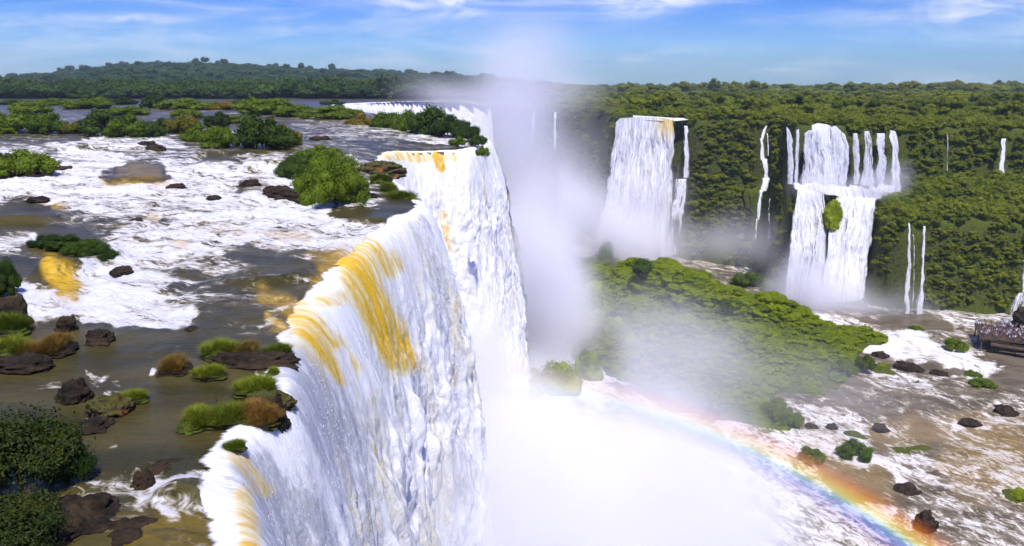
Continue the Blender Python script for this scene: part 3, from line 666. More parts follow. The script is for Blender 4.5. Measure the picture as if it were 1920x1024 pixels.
# falls footprints (keep foliage out of them): pixel test in front of each sheet
clear = [(1140, 205, 1275, 480), (1270, 225, 1300, 350), (1246, 325, 1296, 450), (1410, 228, 1452, 350), (1402, 350, 1452, 480), (1466, 228, 1500, 356), (1498, 226, 1592, 380), (1592, 240, 1700, 375), (1476, 345, 1650, 375),
         (1470, 370, 1546, 580), (1582, 370, 1640, 400), (1540, 400, 1626, 580), (1608, 410, 1650, 560), (1686, 415, 1740, 600), (1768, 248, 1782, 330), (1862, 255, 1892, 340), (1905, 485, 1930, 560)]
def clear_mask(x, y, z):
    px, py = pix(x, y, z + 1.0); m = np.ones(len(x), bool)
    for a, b, c, d in clear:
        wb = 9 * vn(x * .25, y * .25, z * .25, seed=12)
        m &= ~((px > a + 1 + wb) & (px < c - 1 + wb) & (py > b + 4) & (py < d + 2) & (y < 352) & (y > 240))
    return m
# right plateau forest
P, Sx = [], []
for (n, y0, y1, smin, smax, sd) in ((15000, 285, 520, 1.8, 4.0, 1), (13000, 520, 1100, 3.5, 7, 2), (8000, 1100, 3200, 10, 17, 3), (5000, 3200, 8500, 20, 34, 33)):
    r = np.random.default_rng(sd); y = y0 * (y1 / y0) ** r.random(n); a = r.uniform(-0.02, 0.86, n) if sd != 2 else r.uniform(0.0, 0.86, n); x = a * y
    s1 = sdf(x, y, poly_top)
    k = (s1 < -3) & ((x > 38) | (y > 620) | ((x > 5) & (y > 395)))
    x, y = x[k], y[k]; z = Terr(x, y, False)
    m = clear_mask(x, y, z); x, y, z = x[m], y[m], z[m]
    s = (smin + (smax - smin) * r.random(len(x)) ** 1.5) * (1 + 0.35 * vn(x * 0.02, y * 0.02, seed=8)) * np.where(r.random(len(x)) < .05, 1.35, 1)
    if sd == 1: s = s * (0.55 + 0.45 * sst(290, 380, y)) 
    zf = {1: .75, 2: .5, 3: .36, 33: .22}[sd]
    P.append(np.stack([x, y, z - s * 0.2 * zf], 1)); Sx.append(np.stack([s, s, s * zf * r.uniform(.7, 1.35, len(x))], 1))
r = np.random.default_rng(77); n = 700; y = 330 * (3000 / 330) ** r.random(n); x = r.uniform(.1, .86, n) * y; s1 = sdf(x, y, poly_top); k = (s1 < -8); x, y = x[k], y[k]; z = Terr(x, y, False); s = r.uniform(2.5, 4.5, len(x)) * (1 + (y > 900) * .9); P.append(np.stack([x, y, z + s * .9], 1)); Sx.append(np.stack([s, s, s * r.uniform(.7, 1.2, len(x))], 1))
scatter('forest', np.vstack(P), np.vstack(Sx), PF, 'stuff')
# foliage on the gorge wall and bench
r = np.random.default_rng(5)
tv = TERR[0]; tf = TERR[1]; fc = tv[tf].mean(1); fk = ((fc[:, 0] > 33) | ((fc[:, 1] > 390) & (fc[:, 0] > 4))) & (fc[:, 1] > 205) & (fc[:, 1] < 530) & (fc[:, 0] / fc[:, 1] < .8) & (fc[:, 2] > -60); tf = tf[fk]
ar = np.linalg.norm(np.cross(tv[tf[:, 1]] - tv[tf[:, 0]], tv[tf[:, 3]] - tv[tf[:, 0]]), axis=1)
n = 52000; fi = tf[r.choice(len(tf), n, p=ar / ar.sum())]; u_, v_ = r.random((n, 1)), r.random((n, 1))
q = tv[fi[:, 0]] * (1 - u_) * (1 - v_) + tv[fi[:, 1]] * u_ * (1 - v_) + tv[fi[:, 2]] * u_ * v_ + tv[fi[:, 3]] * (1 - u_) * v_
x, y, z = q.T; s1 = sdf(x, y, poly_top); s2 = sdf(x, y, poly_low)
k = (s1 > -6) & (s2 < 9); x, y, z, s1, s2 = x[k], y[k], z[k], s1[k], s2[k]
wall = ((s1 > -3) & (s1 < 8)) | (s2 > -4)
k = clear_mask(x, y, z) & (z > -59.5) & ((vn(x * 0.09, y * 0.09, z * 0.09, seed=6) > -0.45) | ~wall); x, y, z, wall = x[k], y[k], z[k], wall[k]
s = np.where(wall, 0.5 + 1.9 * r.random(len(x)) ** 2.8, 0.9 + 2.7 * r.random(len(x)) ** 1.8)
scatter('cliff_shrubbery', np.stack([x, y, z - s * 0.3], 1), np.stack([s, s, s * r.uniform(.7, 1.1, len(x))], 1), PF, 'stuff')
# far bank forest and the hill on the left
P, Sx = [], []
for (n, y0, y1, smin, smax, sd) in ((6000, FARBANK + 6, 760, 4.0, 7.5, 4), (7000, 760, 1800, 6, 12, 6), (14000, 1800, 5000, 10, 20, 7)):
    r = np.random.default_rng(sd); y = y0 * (y1 / y0) ** r.random(n); a = r.uniform(-0.72, 0.04, n); x = a * y
    z = Terr(x, y, False); s = r.uniform(smin, smax, n) * np.where(r.random(n) < .04, 1.5, 1)
    zf = {4: .85, 6: .6, 7: .42}[sd]
    P.append(np.stack([x, y, z - s * .15], 1)); Sx.append(np.stack([s, s, s * zf * r.uniform(.7, 1.3, n)], 1))
r = np.random.default_rng(78); n = 500; y = 600 * (3600 / 600) ** r.random(n); x = r.uniform(-.72, .02, n) * y; z = Terr(x, y, False); s = r.uniform(3, 5, n) * (1 + y / 1500); P.append(np.stack([x, y, z + s * .6], 1)); Sx.append(np.stack([s, s, s * r.uniform(.7, 1.2, n)], 1))
scatter('treeline', np.vstack(P), np.vstack(Sx), PD, 'stuff')
# island shrubbery
r = np.random.default_rng(9); n = 34000; x = r.uniform(0, 120, n); y = r.uniform(125, 320, n); h = Hisl(x, y)
k = h > 0.3; x, y, h = x[k], y[k], h[k]
k = (vn(x * 0.12, y * 0.12, seed=77) > -0.75 + 0.15 * (h < 3)); x, y, h = x[k], y[k], h[k]
s = (0.5 + 2.3 * r.random(len(x)) ** 3.2) * (0.8 + 0.4 * (h > 10))
scatter('island_shrubbery', np.stack([x, y, -61 + h - s * .25], 1), np.stack([s, s, s * r.uniform(.6, .95, len(x))], 1), PI, 'stuff')

# ---------------------------------------------------------------- single plants and rocks
def stem_mesh(seed, n=5, h=0.55, r0=0.05):
    r = random.Random(seed); parts = []
    for i in range(n):
        a = r.uniform(0, 6.283); lean = r.uniform(.15, .6); ln = h * r.uniform(.7, 1.2); k = 7; m = 6
        V = []
        for j in range(m):
            t = j / (m - 1); rad = r0 * (1 - .75 * t)
            cx, cy, cz = math.cos(a) * lean * ln * t ** 1.4, math.sin(a) * lean * ln * t ** 1.4, ln * t - .05
            for q in range(k + 1):
                V.append((cx + rad * math.cos(q * 6.283 / k), cy + rad * math.sin(q * 6.283 / k), cz))
        parts.append((np.array(V), grid_faces(m, k + 1)))
    return mesh_np('stem', *merge(*parts), mats=[M_wood])
MATK = {'black': M_leafn, 'mid': M_leaf, 'dark': M_leafd, 'gold': M_leafy}
BM = {}
def bush_meshes(kind, v, near):
    key = (kind, v, near)
    if key not in BM:
        BM[key] = (crown_mesh('foliage', 34 if near else 26, 20000 if near else 6500, 0.024 if near else 0.042, 100 + v, MATK[kind], rz=0.75, zc=0.2, small=0.26), stem_mesh(100 + v))
    return BM[key]
BN = [0]
def bush(label, px, py, w, h, kind='mid', v=None, z=None, near=False, name='bush', cat='bush', group=None, dy=0):
    BN[0] += 1; v = BN[0] % 4 if v is None else v
    p = on_river(px, py) if z is None else at(px, py, z)
    p[1] += dy
    dist = math.hypot(p[1], p[0]); W = w * p[1] / FX / 2 * 1.0; Hh = h * p[1] / FX / 1.05
    o = empty(name, p, BN[0] * 1.7, (W, W, Hh)); tag(o, label, cat, group)
    fm, sm = bush_meshes(kind, v, near)
    obj('foliage', fm, o); obj('stem', sm, o)
    return o
def rock_mesh(seed, mat, rough=0.35, flat=0.6, n=64):
    th = np.linspace(0, np.pi, n); ph = np.linspace(0, 2 * np.pi, n * 2 + 1)[:-1]
    T_, P_ = np.meshgrid(th, ph, indexing='ij'); dx, dy, dz = np.sin(T_) * np.cos(P_), np.sin(T_) * np.sin(P_), np.cos(T_)
    q = fbm(dx * 1.3 + seed, dy * 1.3, dz * 1.3, o=5, seed=seed, g=.55)
    q = q + 0.5 * np.abs(fbm(dx * 2.5, dy * 2.5 + seed, dz * 2.5, o=3, seed=seed + 3))
    f = 1 + rough * q * 1.6
    lay = np.sin(dz * 16 + 3 * fbm(dx * 2, dy * 2, dz, o=2, seed=seed + 9)); f = f + 0.035 * np.sign(lay) * np.abs(lay) ** .5 + .05 * fbm(dx * 7, dy * 7, dz * 7, o=3, seed=seed + 11)
    V = np.stack([dx * f, dy * f, np.maximum(dz, -.5) * f * flat], -1).reshape(-1, 3)
    i = np.arange(n - 1)[:, None] * 2 * n + np.arange(2 * n)[None, :]; j = np.arange(n - 1)[:, None] * 2 * n + (np.arange(2 * n)[None, :] + 1) % (2 * n)
    F = np.stack([i.ravel(), (i + 2 * n).ravel(), (j + 2 * n).ravel(), j.ravel()], 1)
    return mesh_np('rock', V, F, mats=[mat])
RM = {}
def rock(label, px, py, w, h, mat='wet', z=None, depth=1.0, name='rock', cat='rock', group=None, flat=0.6, rot=None):
    BN[0] += 1; m = {'wet': M_rock, 'moss': M_rockm, 'red': M_rockr, 'green': M_moss}[mat]; key = (mat, BN[0] % 5)
    if key not in RM: RM[key] = rock_mesh(BN[0] * 3 + 1, m, .32, 1.0)
    p = on_river(px, py) if z is None else at(px, py, z)
    W = w * p[1] / FX / 2; Hh = h * p[1] / FX * 0.8
    o = obj(name, RM[key]); o.location = p; o.scale = (W, W * depth, Hh); o.rotation_euler = (0, 0, 0 if rot is None else rot)
    tag(o, label, cat, group)
    if mat == 'green':
        if 'cover' not in RM: RM['cover'] = mesh_np('moss_cover', *leaves(9000, [(0, 0, .0, 1.08, 1.08, 1.05)] + [(math.cos(a) * .45, math.sin(a) * .45, .35 + .25 * math.sin(a * 3), .55, .55, .6) for a in np.arange(0, 6.2, .9)], .045, seed=66, flat=.4), mats=[M_isl])
        obj('moss_cover', RM['cover'], o)
    return o
def tuft_mesh(seed, n, mat, ln=0.75, w=0.012):
    r = np.random.default_rng(seed)
    cl = r.uniform(-0.7, 0.7, (9, 2)); k = r.integers(0, 9, n)
    b = cl[k] + r.normal(0, .14, (n, 2)); b *= np.minimum(1, 0.85 / (np.hypot(b[:, 0], b[:, 1]) + 1e-6))[:, None]
    az = np.arctan2(b[:, 1] - cl[k][:, 1], b[:, 0] - cl[k][:, 0]) + r.normal(0, .6, n); le = ln * r.uniform(.5, 1.2, n); bend = r.uniform(.3, 1.1, n)
    m = 5; V = np.zeros((n, m, 2, 3)); base = 0.30 * (1 - np.hypot(b[:, 0], b[:, 1]) ** 2)
    for j in range(m):
        t = j / (m - 1); out = le * bend * t ** 1.3 * .8; up = le * (t - 0.55 * bend * t * t)
        cx = b[:, 0] + np.cos(az) * out; cy = b[:, 1] + np.sin(az) * out; cz = base + up
        ww = w * (1 - t) + .002
        V[:, j, 0] = np.stack([cx - np.sin(az) * ww, cy + np.cos(az) * ww, cz], 1); V[:, j, 1] = np.stack([cx + np.sin(az) * ww, cy - np.cos(az) * ww, cz], 1)
    V = V.reshape(-1, 3); idx = np.arange(n)[:, None] * m * 2 + np.arange(m - 1)[None, :] * 2; i = idx.ravel()
    return mesh_np('grass_blades', V, np.stack([i, i + 1, i + 3, i + 2], 1), mats=[mat])
TM = {}
def tussock(label, px, py, w, h, kind='green', z=None, depth=.8, rot=None, group=None, base='moss', name='grass_tussock', cat='tussock'):
    BN[0] += 1; key = (kind, BN[0] % 3)
    if key not in TM: TM[key] = tuft_mesh(200 + BN[0], 3400, M_grass if kind == 'green' else M_grassb)
    mk = ('mound', base, BN[0] % 3)
    if mk not in TM: TM[mk] = rock_mesh(300 + BN[0], {'moss': M_rockm, 'wet': M_rock, 'red': M_rockr}[base], .25, .45)
    p = on_river(px, py) if z is None else at(px, py, z)
    W = w * p[1] / FX / 2; o = empty(name, p, (BN[0] * 2.1) if rot is None else rot, (W, W * depth, min(W, h * p[1] / FX)))
    tag(o, label, cat, group)
    obj('grass_blades', TM[key], o); m = obj('stone', TM[mk], o); m.scale = (.95, .95, .8)
    return o

# ---------------------------------------------------------------- plants of the upper river, far to near
GB = 'low bushes standing in the river rapids'
row = [(28, 196, 50, 10, 'mid', 'low far bush at the left end of the row along the smooth water'), (110, 197, 70, 13, 'mid', 'far shrub strip left of the pale gap in the bush row'),
       (168, 204, 74, 22, 'mid', 'rounded far bush behind the widest river bush clump'), (225, 196, 46, 14, 'dark', 'small dark upright bush in the far row'),
       (292, 203, 42, 26, 'dark', 'peaked dark bush in the far row above the golden one'), (352, 206, 84, 22, 'mid', 'wide pale green bush in the middle of the far row'),
       (412, 206, 50, 16, 'gold', 'reddish gold low bush in the middle of the far row'), (464, 200, 40, 20, 'dark', 'dark upright bush of the far row by the golden low one'),
       (500, 214, 90, 30, 'mid', 'large bush at the right part of the far row'), (560, 218, 70, 22, 'mid', 'flat bush trailing right from the large far one'),
       (625, 222, 90, 24, 'mid', 'long low bush beside the distant white rapids'), (622, 196, 38, 9, 'dark', 'tiny dark islet bush in front of the distant white rapids'), (60, 214, 60, 24, 'mid', 'far bush behind the left end clump'), (240, 216, 60, 18, 'mid', 'mid-distance bush above the widest clump'),
       (440, 230, 60, 14, 'mid', 'low green mat bush in the rapids below the far row')]
for a, b, w, h, k, l in row: bush(l, a, b, w * 1.35, h * 1.15, k, group='far row of bushes across the upper river')
cl = [(30, 248, 90, 52, 'mid', 'tall pale green bush at the left end of the near bush line'), (88, 250, 60, 40, 'mid', 'bushy shrub with yellow tips beside the leftmost one'), (140, 249, 60, 22, 'gold', 'low golden brown shrub between two green bush clumps'),
      (205, 254, 86, 50, 'dark', 'dark round bush forming the left half of the widest river clump'), (248, 256, 70, 44, 'mid', 'bush with orange tips in the middle of the widest river clump'), (282, 256, 46, 30, 'dark', 'small dark bush at the right tip of the widest river clump'),
      (345, 250, 56, 38, 'gold', 'golden orange bush left of the low green pair'), (315, 240, 40, 20, 'dark', 'small dark bush behind the golden orange one'), (382, 264, 56, 34, 'mid', 'left bush of the low green pair above the rapids'), (412, 277, 60, 42, 'mid', 'front bush of the low green pair, hanging over the water'),
      (410, 238, 40, 30, 'dark', 'dark feathery bush behind the low green pair'), (500, 277, 92, 66, 'dark', 'big round dark green bush with a golden one at its side'), (540, 272, 40, 42, 'gold', 'yellow shrub leaning on the big round dark green bush'), (350, 222, 50, 18, 'mid', 'small bush behind the golden orange one and the far row'),
      (40, 328, 100, 50, 'mid', 'bush on the dark rock at left, above the brown water hump'), (10, 310, 40, 26, 'dark', 'small dark bush behind the one on the dark rock at left')]
for a, b, w, h, k, l in cl: bush(l, a, b, w * 1.35, h * 1.12, k, group=GB)
ridge = [(690, 243, 70, 36, 'gold', 'rusty green bush at the left end of the dark clump on the brim'), (730, 246, 66, 42, 'mid', 'green bush second from the left in the clump on the brim'), (772, 250, 66, 52, 'mid', 'bush beside the tallest one in the clump on the brim'),
         (812, 252, 90, 62, 'dark', 'tallest dark bush of the clump above the second curtain'), (850, 254, 64, 46, 'dark', 'round dark bush right of the tallest one on the brim'), (878, 262, 50, 32, 'dark', 'sloping dark bush at the right end of the brim clump'),
         (897, 272, 32, 24, 'dark', 'small dark bush stepping down at the corner of the brim'), (858, 273, 32, 20, 'mid', 'little green tuft bush standing in water before the brim clump'), (905, 292, 24, 24, 'mid', 'small bush clinging to the corner of the second curtain')]
for a, b, w, h, k, l in ridge: bush(l, a, b, w * 1.15, h, k, group='bushes on the brim above the second curtain', z=0.4)
bush('big leafy bright green bush on the rock at the notch of the falls', 624, 384, 150, 116, 'mid', 1, near=True)
bush('darker bush growing out of the left side of the big bright green one', 562, 330, 96, 50, 'dark', 2, near=True)
bush('dark skirt bush below the right side of the big bright green one', 655, 384, 76, 60, 'dark', 3, near=True)
bush('low bush behind the big bright green one', 600, 296, 90, 30, 'mid', 0)
rock('long flat brown rock behind the notch, right of the big bright bush', 712, 322, 80, 24, 'red', flat=.4)
tussock('grassy block hanging at the top of the notch', 715, 345, 50, 30)
tussock('mossy block stepping down inside the notch', 728, 366, 56, 34, z=-0.6)
tussock('grassy rock at the foot of the notch steps', 748, 382, 70, 30, z=-0.6)
tussock('small outermost mossy rock at the notch corner', 772, 384, 36, 18, z=-0.5)
rock('dark rock bank under the big bright green bush', 612, 372, 180, 26, 'wet', depth=.5)
rock('dark rock under the bush at left above the brown hump', 38, 330, 100, 26, 'wet', depth=.7)
rock('smaller flat black rock in the foam of the far rapids', 276, 272, 30, 9, 'wet')
rock('larger black rock in the foam of the far rapids', 292, 282, 32, 11, 'wet')
rock('half-drowned rock in the white water left of the big bright bush', 520, 366, 60, 22, 'wet', depth=.6)
rock('half-drowned rock by the cascade at mid river', 470, 350, 40, 14, 'wet', depth=.6)
for a, b, w, h, l in ((88, 462, 60, 34, 'left end tuft of the long dark grass bank in white water'), (120, 466, 66, 42, 'second tuft of the long dark grass bank in white water'), (160, 478, 76, 46, 'third and tallest tuft of the dark grass bank in white water'), (192, 492, 60, 46, 'right end tuft of the dark grass bank in white water')):
    bush(l, a, b, w * 1.1, h * .8, 'dark', name='grass_tussock', cat='tussock', near=True, group='tufts of the dark grass bank')
rock('black rock tip breaking the white water beyond the dark grass bank', 228, 511, 40, 12, 'wet')
# left edge
bush('dark bush on the block at the left edge beside the yellow cascade', 4, 552, 76, 84, 'dark', 1, near=True)
rock('brown block under the grass at the left edge', 16, 610, 76, 70, 'wet', depth=.8)
tussock('tall bright grass on the block at the left edge', 10, 624, 90, 100)
tussock('large bright grass clump lower at the left edge', 20, 668, 90, 80)
tussock('yellowish tussock sitting in the brown water by the left edge', 110, 660, 84, 66, 'dry', base='wet')
tussock('dry grass patch between the left edge clump and the yellowish one', 66, 668, 66, 46, 'dry')
rock('upright dark rock behind the yellowish tussock', 126, 618, 34, 34, 'wet')
rock('lone dark rock right of the yellowish tussock', 188, 642, 46, 28, 'wet')
rock('dark wet ledge below the left edge grass', 40, 686, 110, 26, 'wet', depth=.7)
rock('dark rock splashed with foam above the rock with a grass tip', 140, 748, 62, 40, 'wet', rot=.4)
rock('brown rock whose right tip carries a bright grass tuft', 205, 770, 76, 38, 'red', rot=.5)
tussock('bright green grass tuft on the tip of the brown rock', 250, 752, 56, 30)
rock('low dark slab trailing behind the brown rock', 178, 800, 60, 16, 'wet')
for a, b, w, h, l in ((70, 376, 40, 9, 'flat dark rock above the left brown hump'), (330, 352, 34, 8, 'small dark rock between the rapids steps'), (455, 322, 40, 10, 'black rock splitting the cascade at mid river'), (120, 318, 30, 8, 'low rock in the upper left rapids'), (60, 305, 34, 8, 'dark rock tip by the upper left bush'), (400, 372, 26, 7, 'tiny rock in the middle of the white rapids'), (255, 415, 24, 6, 'small stone in the white water above the grass bank'), (360, 620, 26, 10, 'small wet stone in the smooth dark water'), (600, 262, 36, 8, 'dark rock in the streaky water behind the big bush')):
    rock(l, a, b, w, h, 'wet')
# tussocks at the brim
tussock('rust-brown tussock at the left of the brim group', 332, 696, 74, 44, 'dry', base='wet')
tussock('green tussock beside the rust-brown one', 392, 708, 62, 40)
tussock('left part of the long grassy ledge at the brim', 415, 668, 84, 38)
tussock('middle part of the long grassy ledge at the brim', 470, 668, 76, 34, 'dry')
tussock('right part of the long grassy ledge at the brim', 522, 666, 56, 30)
rock('brown rock shelf under the long grassy ledge', 480, 682, 160, 26, 'wet', depth=.35)
tussock('small tuft right at the brim above the bright mound', 513, 702, 34, 30)
tussock('bright green mound of grass at the brim above the red rock', 480, 738, 84, 42)
rock('red-brown rock between the bright mound and the long tussock', 500, 760, 90, 34, 'red')
tussock('long tussock hanging over the dark water, left part', 370, 796, 84, 52)
tussock('long tussock over the dark water, middle part', 425, 794, 96, 56)
tussock('golden-brown right part of the long tussock by the brim', 486, 790, 96, 50, 'dry')
rock('dark rock wall under the golden-brown tussock at the brim', 500, 800, 84, 60, 'wet', z=-0.4)
tussock('mossy tuft at the lip where the lower left stream falls', 440, 842, 46, 30)
rock('mossy rock spine down the lower left stream', 478, 880, 26, 60, 'moss', z=-2.0, rot=.3)
rock('round wet brown boulder under thin foam at the lower brim', 385, 950, 150, 46, 'wet', depth=.8, z=-0.55)
rock('dark rock edging the foam patch near the lower brim', 268, 908, 44, 36, 'wet')
rock('dark rough rocks at the bottom under the near tree', 120, 990, 240, 60, 'wet', z=-0.25, depth=.7)
rock('foam-laced dark rock at the bottom centre of the near river', 250, 1010, 160, 40, 'wet', z=-0.25, depth=.7)
rock('low wet rock upstream of the foam patch', 330, 880, 120, 20, 'wet', z=-0.2, depth=.6)
# near tree and the dark bush under it
def near_tree(label, px, py, w, h, v, kind='black', name='tree', cat='tree'):
    p = on_river(px, py); W = w * p[1] / FX / 2; Hh = h * p[1] / FX
    o = empty(name, p, v * 1.3, (W, W, Hh)); tag(o, label, cat)
    r = random.Random(v); L = []
    for i in range(34):
        a = r.uniform(0, 6.283); q = math.sqrt(r.random()) * .8; s = r.uniform(.16, .34)
        L.append((math.cos(a) * q, math.sin(a) * q, .30 + .62 * (1 - q * q * .8) * r.random(), s, s, s * .7))
    V, F = leaves(26000, L, 0.030, seed=v, flat=.45)
    V2, F2 = leaves(2500, [(0, 0, .55, .98, .98, .55)], 0.030, seed=v + 1, flat=.45)
    obj('crown', mesh_np('crown', *merge((V, F), (V2, F2)), mats=[MATK[kind]], smooth=False), o); obj('trunk', stem_mesh(v, 7, .75, .035), o)
    return o
near_tree('dense dark-leaved tree at the lower left over the brown river', 40, 915, 240, 150, 1)
near_tree('olive-leaved sprawling shrub at the right side of the dark lower left tree', 128, 905, 110, 80, 5, 'dark', 'shrub', 'shrub')
near_tree('near-black bush in the bottom left corner', 20, 1040, 240, 110, 3)

# ---------------------------------------------------------------- islets, boulders and trees in the gorge
def gbush(label, px, py, w, h, hz=-60.8, kind='mid', name='bush', cat='bush', group=None): return bush(label, px, py, w, h, kind, z=hz, name=name, cat=cat, group=group)
rock('mossy lower half of the rock pair standing in the spray', 982, 726, 84, 40, 'green', z=-60, depth=.9)
rock('taller mossy half of the rock pair standing in the spray', 1050, 726, 80, 54, 'green', z=-60, depth=.9)
rock('small green rock nearly lost in spray left of the rock pair', 930, 712, 34, 24, 'green', z=-60)
rock('low mossy rock above the rock pair in the mist', 1048, 630, 74, 34, 'green', z=-60)
rock('brown misty rock right of the rock pair', 1105, 700, 50, 50, 'green', z=-60)
rock('big mossy boulder at the left foot of the island', 1092, 604, 110, 90, 'green', z=-60, depth=1.1)
rock('round mossy boulder below the big one on the island', 1150, 648, 84, 60, 'green', z=-60, depth=1.1)
rock('dark rock at the foot of the second curtain', 958, 545, 44, 18, 'wet', z=-60)
rock('tiny dark rock in the spray beside the near curtain', 878, 662, 14, 8, 'wet', z=-50)
gl = [(1330, 790, 44, 46, 'lone bush standing just above the rainbow'), (1455, 790, 70, 58, 'larger bush at the lower right tip of the island'), (1490, 796, 46, 32, 'smaller bush beside the larger one at the island tip'), (1520, 862, 58, 32, 'golden green islet bush touching the rainbow'),
      (1604, 856, 72, 42, 'round islet bush in the middle of the lower rapids'), (1582, 700, 56, 32, 'islet bush right of the island, left of the small pointed one'), (1622, 692, 42, 36, 'small pointed islet bush beside the foam band'), (1792, 656, 50, 30, 'bush at the foot of the viewing platform wall'),
      (1824, 706, 34, 16, 'smaller of two flat bushes in the right rapids'), (1842, 726, 56, 20, 'larger of two flat bushes in the right rapids'), (1542, 628, 40, 20, 'flat bush in the foam at the island corner'), (1718, 618, 30, 10, 'tiny bush mat by the upper foam band')]
for a, b, w, h, l in gl: gbush(l, a, b, w, h, group='bushes on islets in the lower rapids')
for a, b, w, h, l in ((1700, 688, 70, 22, 'dark ledge rock in the right foam band'), (1650, 664, 44, 14, 'low dark rock at the upper foam band'), (1460, 700, 30, 12, 'small rock right of the island'), (1560, 800, 30, 20, 'dark rock left of the brown pool'), (1650, 800, 40, 16, 'grey rock in the brown pool'), (1520, 800, 36, 20, 'rock beside the island tip bushes'),
                      (1735, 985, 60, 66, 'dark rock fin in the bottom right rapids'), (1820, 790, 50, 14, 'low rock by the right rapids'), (1700, 920, 70, 30, 'brown rock hump under the rapids'), (1886, 770, 60, 24, 'dark rock near the right edge rapids'), (1760, 700, 50, 16, 'flat dark rock below the foam band'), (1600, 640, 36, 10, 'black rock by the foam at the island corner')):
    rock(l, a, b + 3, w * .7, h * .55, 'wet', z=-61.2, group='rocks in the lower rapids')
def tree(label, px, py, w, h, zb, kind='mid', group=None):
    p = at(px, py, zb)
    for _ in range(12):
        zz = -61 + max(0.0, float(Hisl(p[0], p[1]))) + .2; p = at(px, py, zz if abs(zz - p[2]) < 2 else p[2] + .6 * (zz - p[2]))
    W = w * p[1] / FX / 2; Hh = h * p[1] / FX
    BN[0] += 1; o = empty('tree', p, BN[0], (W, W, Hh)); tag(o, label, 'tree', group)
    key = ('tree', kind)
    if key not in BM:
        L = [(x, y, z * .8 + .18, rx, ry, rz * .8) for x, y, z, rx, ry, rz in crown_lobes(14, 400, rz=.6, zc=.1, small=.42)]
        BM[key] = (mesh_np('crown', *merge(leaves(3000, L, .05, seed=9), blob_core(L, .7)), mats=[MATK[kind]]), stem_mesh(401, 3, .6, .06))
    obj('crown', BM[key][0], o); obj('trunk', BM[key][1], o); return o
tree('round dark tree standing alone on the crest of the island', 1226, 486, 26, 30, -46, 'dark')
tree('pale round tree at the left end of the island crest', 1134, 488, 38, 42, -50)
tree('misty tree on the far left hump of the island', 1012, 424, 60, 34, -50)
tree('small misty tree right of the far left hump', 1044, 440, 44, 24, -50)
tree('dark clump tree near the top of the island slope', 1206, 512, 50, 34, -46, 'dark')
tree('dark round tree on the right part of the island', 1358, 590, 60, 40, -50, 'dark')
tree('glossy tree at the top right of the island crest', 1400, 534, 56, 32, -45)
tree('broad glossy tree right of it on the island crest', 1446, 542, 60, 30, -46)
bush('light green bush on the rock bulge splitting the two-tier fall', 1562, 402, 40, 30, 'mid', z=-33.0)
bush('green bush at the right end of the ledge beside the last stream', 1676, 382, 56, 24, 'mid', z=-28.9)
rock('mossy rock bulge splitting the two-tier fall', 1562, 412, 34, 36, 'green', z=-33.2, depth=.6)
rock('dark mossy rock at the right end of the ledge', 1672, 384, 56, 24, 'green', z=-29.2, depth=.6)

# rock dome with the second leap of the small fall, behind the viewing platform
dp = atd(1925, 600, 244); 
rock('smooth grey rock dome washed by the small fall behind the viewing platform', 1930, 612, 60, 44, 'wet', z=-58.5, name='rock')
sheet([(1906, 549, 242), (1935, 546, 242)], [(1880, 604, 238), (1950, 604, 238)], 'thin skin of water spreading over the grey rock dome', 40, 40, 2.2, .55, seed=45, ease=.5)

# ---------------------------------------------------------------- viewing platform with visitors
M_deck = rock_mat('brown deck timber', (0.07, 0.045, 0.03), (0.13, 0.09, 0.06))
def boxes(bx):
    V, F, off = [], [], 0
    f = np.array([(0, 1, 3, 2), (4, 6, 7, 5), (0, 4, 5, 1), (2, 3, 7, 6), (0, 2, 6, 4), (1, 5, 7, 3)])
    for (x0, y0, z0, x1, y1, z1) in bx:
        V += [(x, y, z) for x in (x0, x1) for y in (y0, y1) for z in (z0, z1)]; F.append(f + off); off += 8
    return np.array(V, float), np.vstack(F)
DZ = -57.4
pa = at(1838, 634, DZ); DX0, DX1, DY0, DY1 = pa[0], pa[0] + 26, pa[1], pa[1] + 16
PR = -0.42; plat = empty('viewing_platform', (DX0, DY0, DZ), PR); tag(plat, 'brown viewing platform crowded with people at the right edge of the rapids', 'platform')
W_, L_ = DX1 - DX0, DY1 - DY0
obj('deck', mesh_np('deck', *boxes([(0, 0, -.3, W_, L_, 0)]), mats=[M_deck], smooth=False), plat)
pp = [(x - .15, y - .15, -5.5, x + .15, y + .15, -.3) for x in np.arange(.5, W_, 4.2) for y in (0.4, L_ / 2, L_ - .4)]
for b in pp: obj('post', mesh_np('post', *boxes([b]), mats=[M_deck], smooth=False), plat)
rl = [(0, -.06, 1.0, W_, .02, 1.12), (0, -.04, .5, W_, .0, .56), (-.06, 0, 1.0, .02, L_, 1.12), (-.04, 0, .5, 0, L_, .56)] + [(x, -.05, 0, x + .08, .03, 1.0) for x in np.arange(0, W_, 1.6)] + [(-.05, y, 0, .03, y + .08, 1.0) for y in np.arange(1.6, L_, 1.6)]
obj('railing', mesh_np('railing', *boxes(rl), mats=[M_deck], smooth=False), plat)
wk = empty('walkway', (DX0 + 2, DY0 - 2, DZ - 1)); tag(wk, 'low brown walkway running off to the right below the viewing platform', 'walkway')
ang = -0.62
wk.rotation_euler = (0, 0, ang)
obj('deck', mesh_np('deck', *boxes([(0, -1.3, -.25, 46, 1.3, 0)]), mats=[M_deck], smooth=False), wk)
obj('railing', mesh_np('railing', *boxes([(0, s - .05, 1.0, 46, s + .05, 1.1) for s in (-1.25, 1.25)] + [(x, s - .05, 0, x + .08, s + .05, 1.0) for s in (-1.25, 1.25) for x in np.arange(0, 46, 2)]), mats=[M_deck], smooth=False), wk)
for x in np.arange(1, 46, 5): obj('post', mesh_np('post', *boxes([(x - .15, -.15, -4, x + .15, .15, -.25)]), mats=[M_deck], smooth=False), wk)
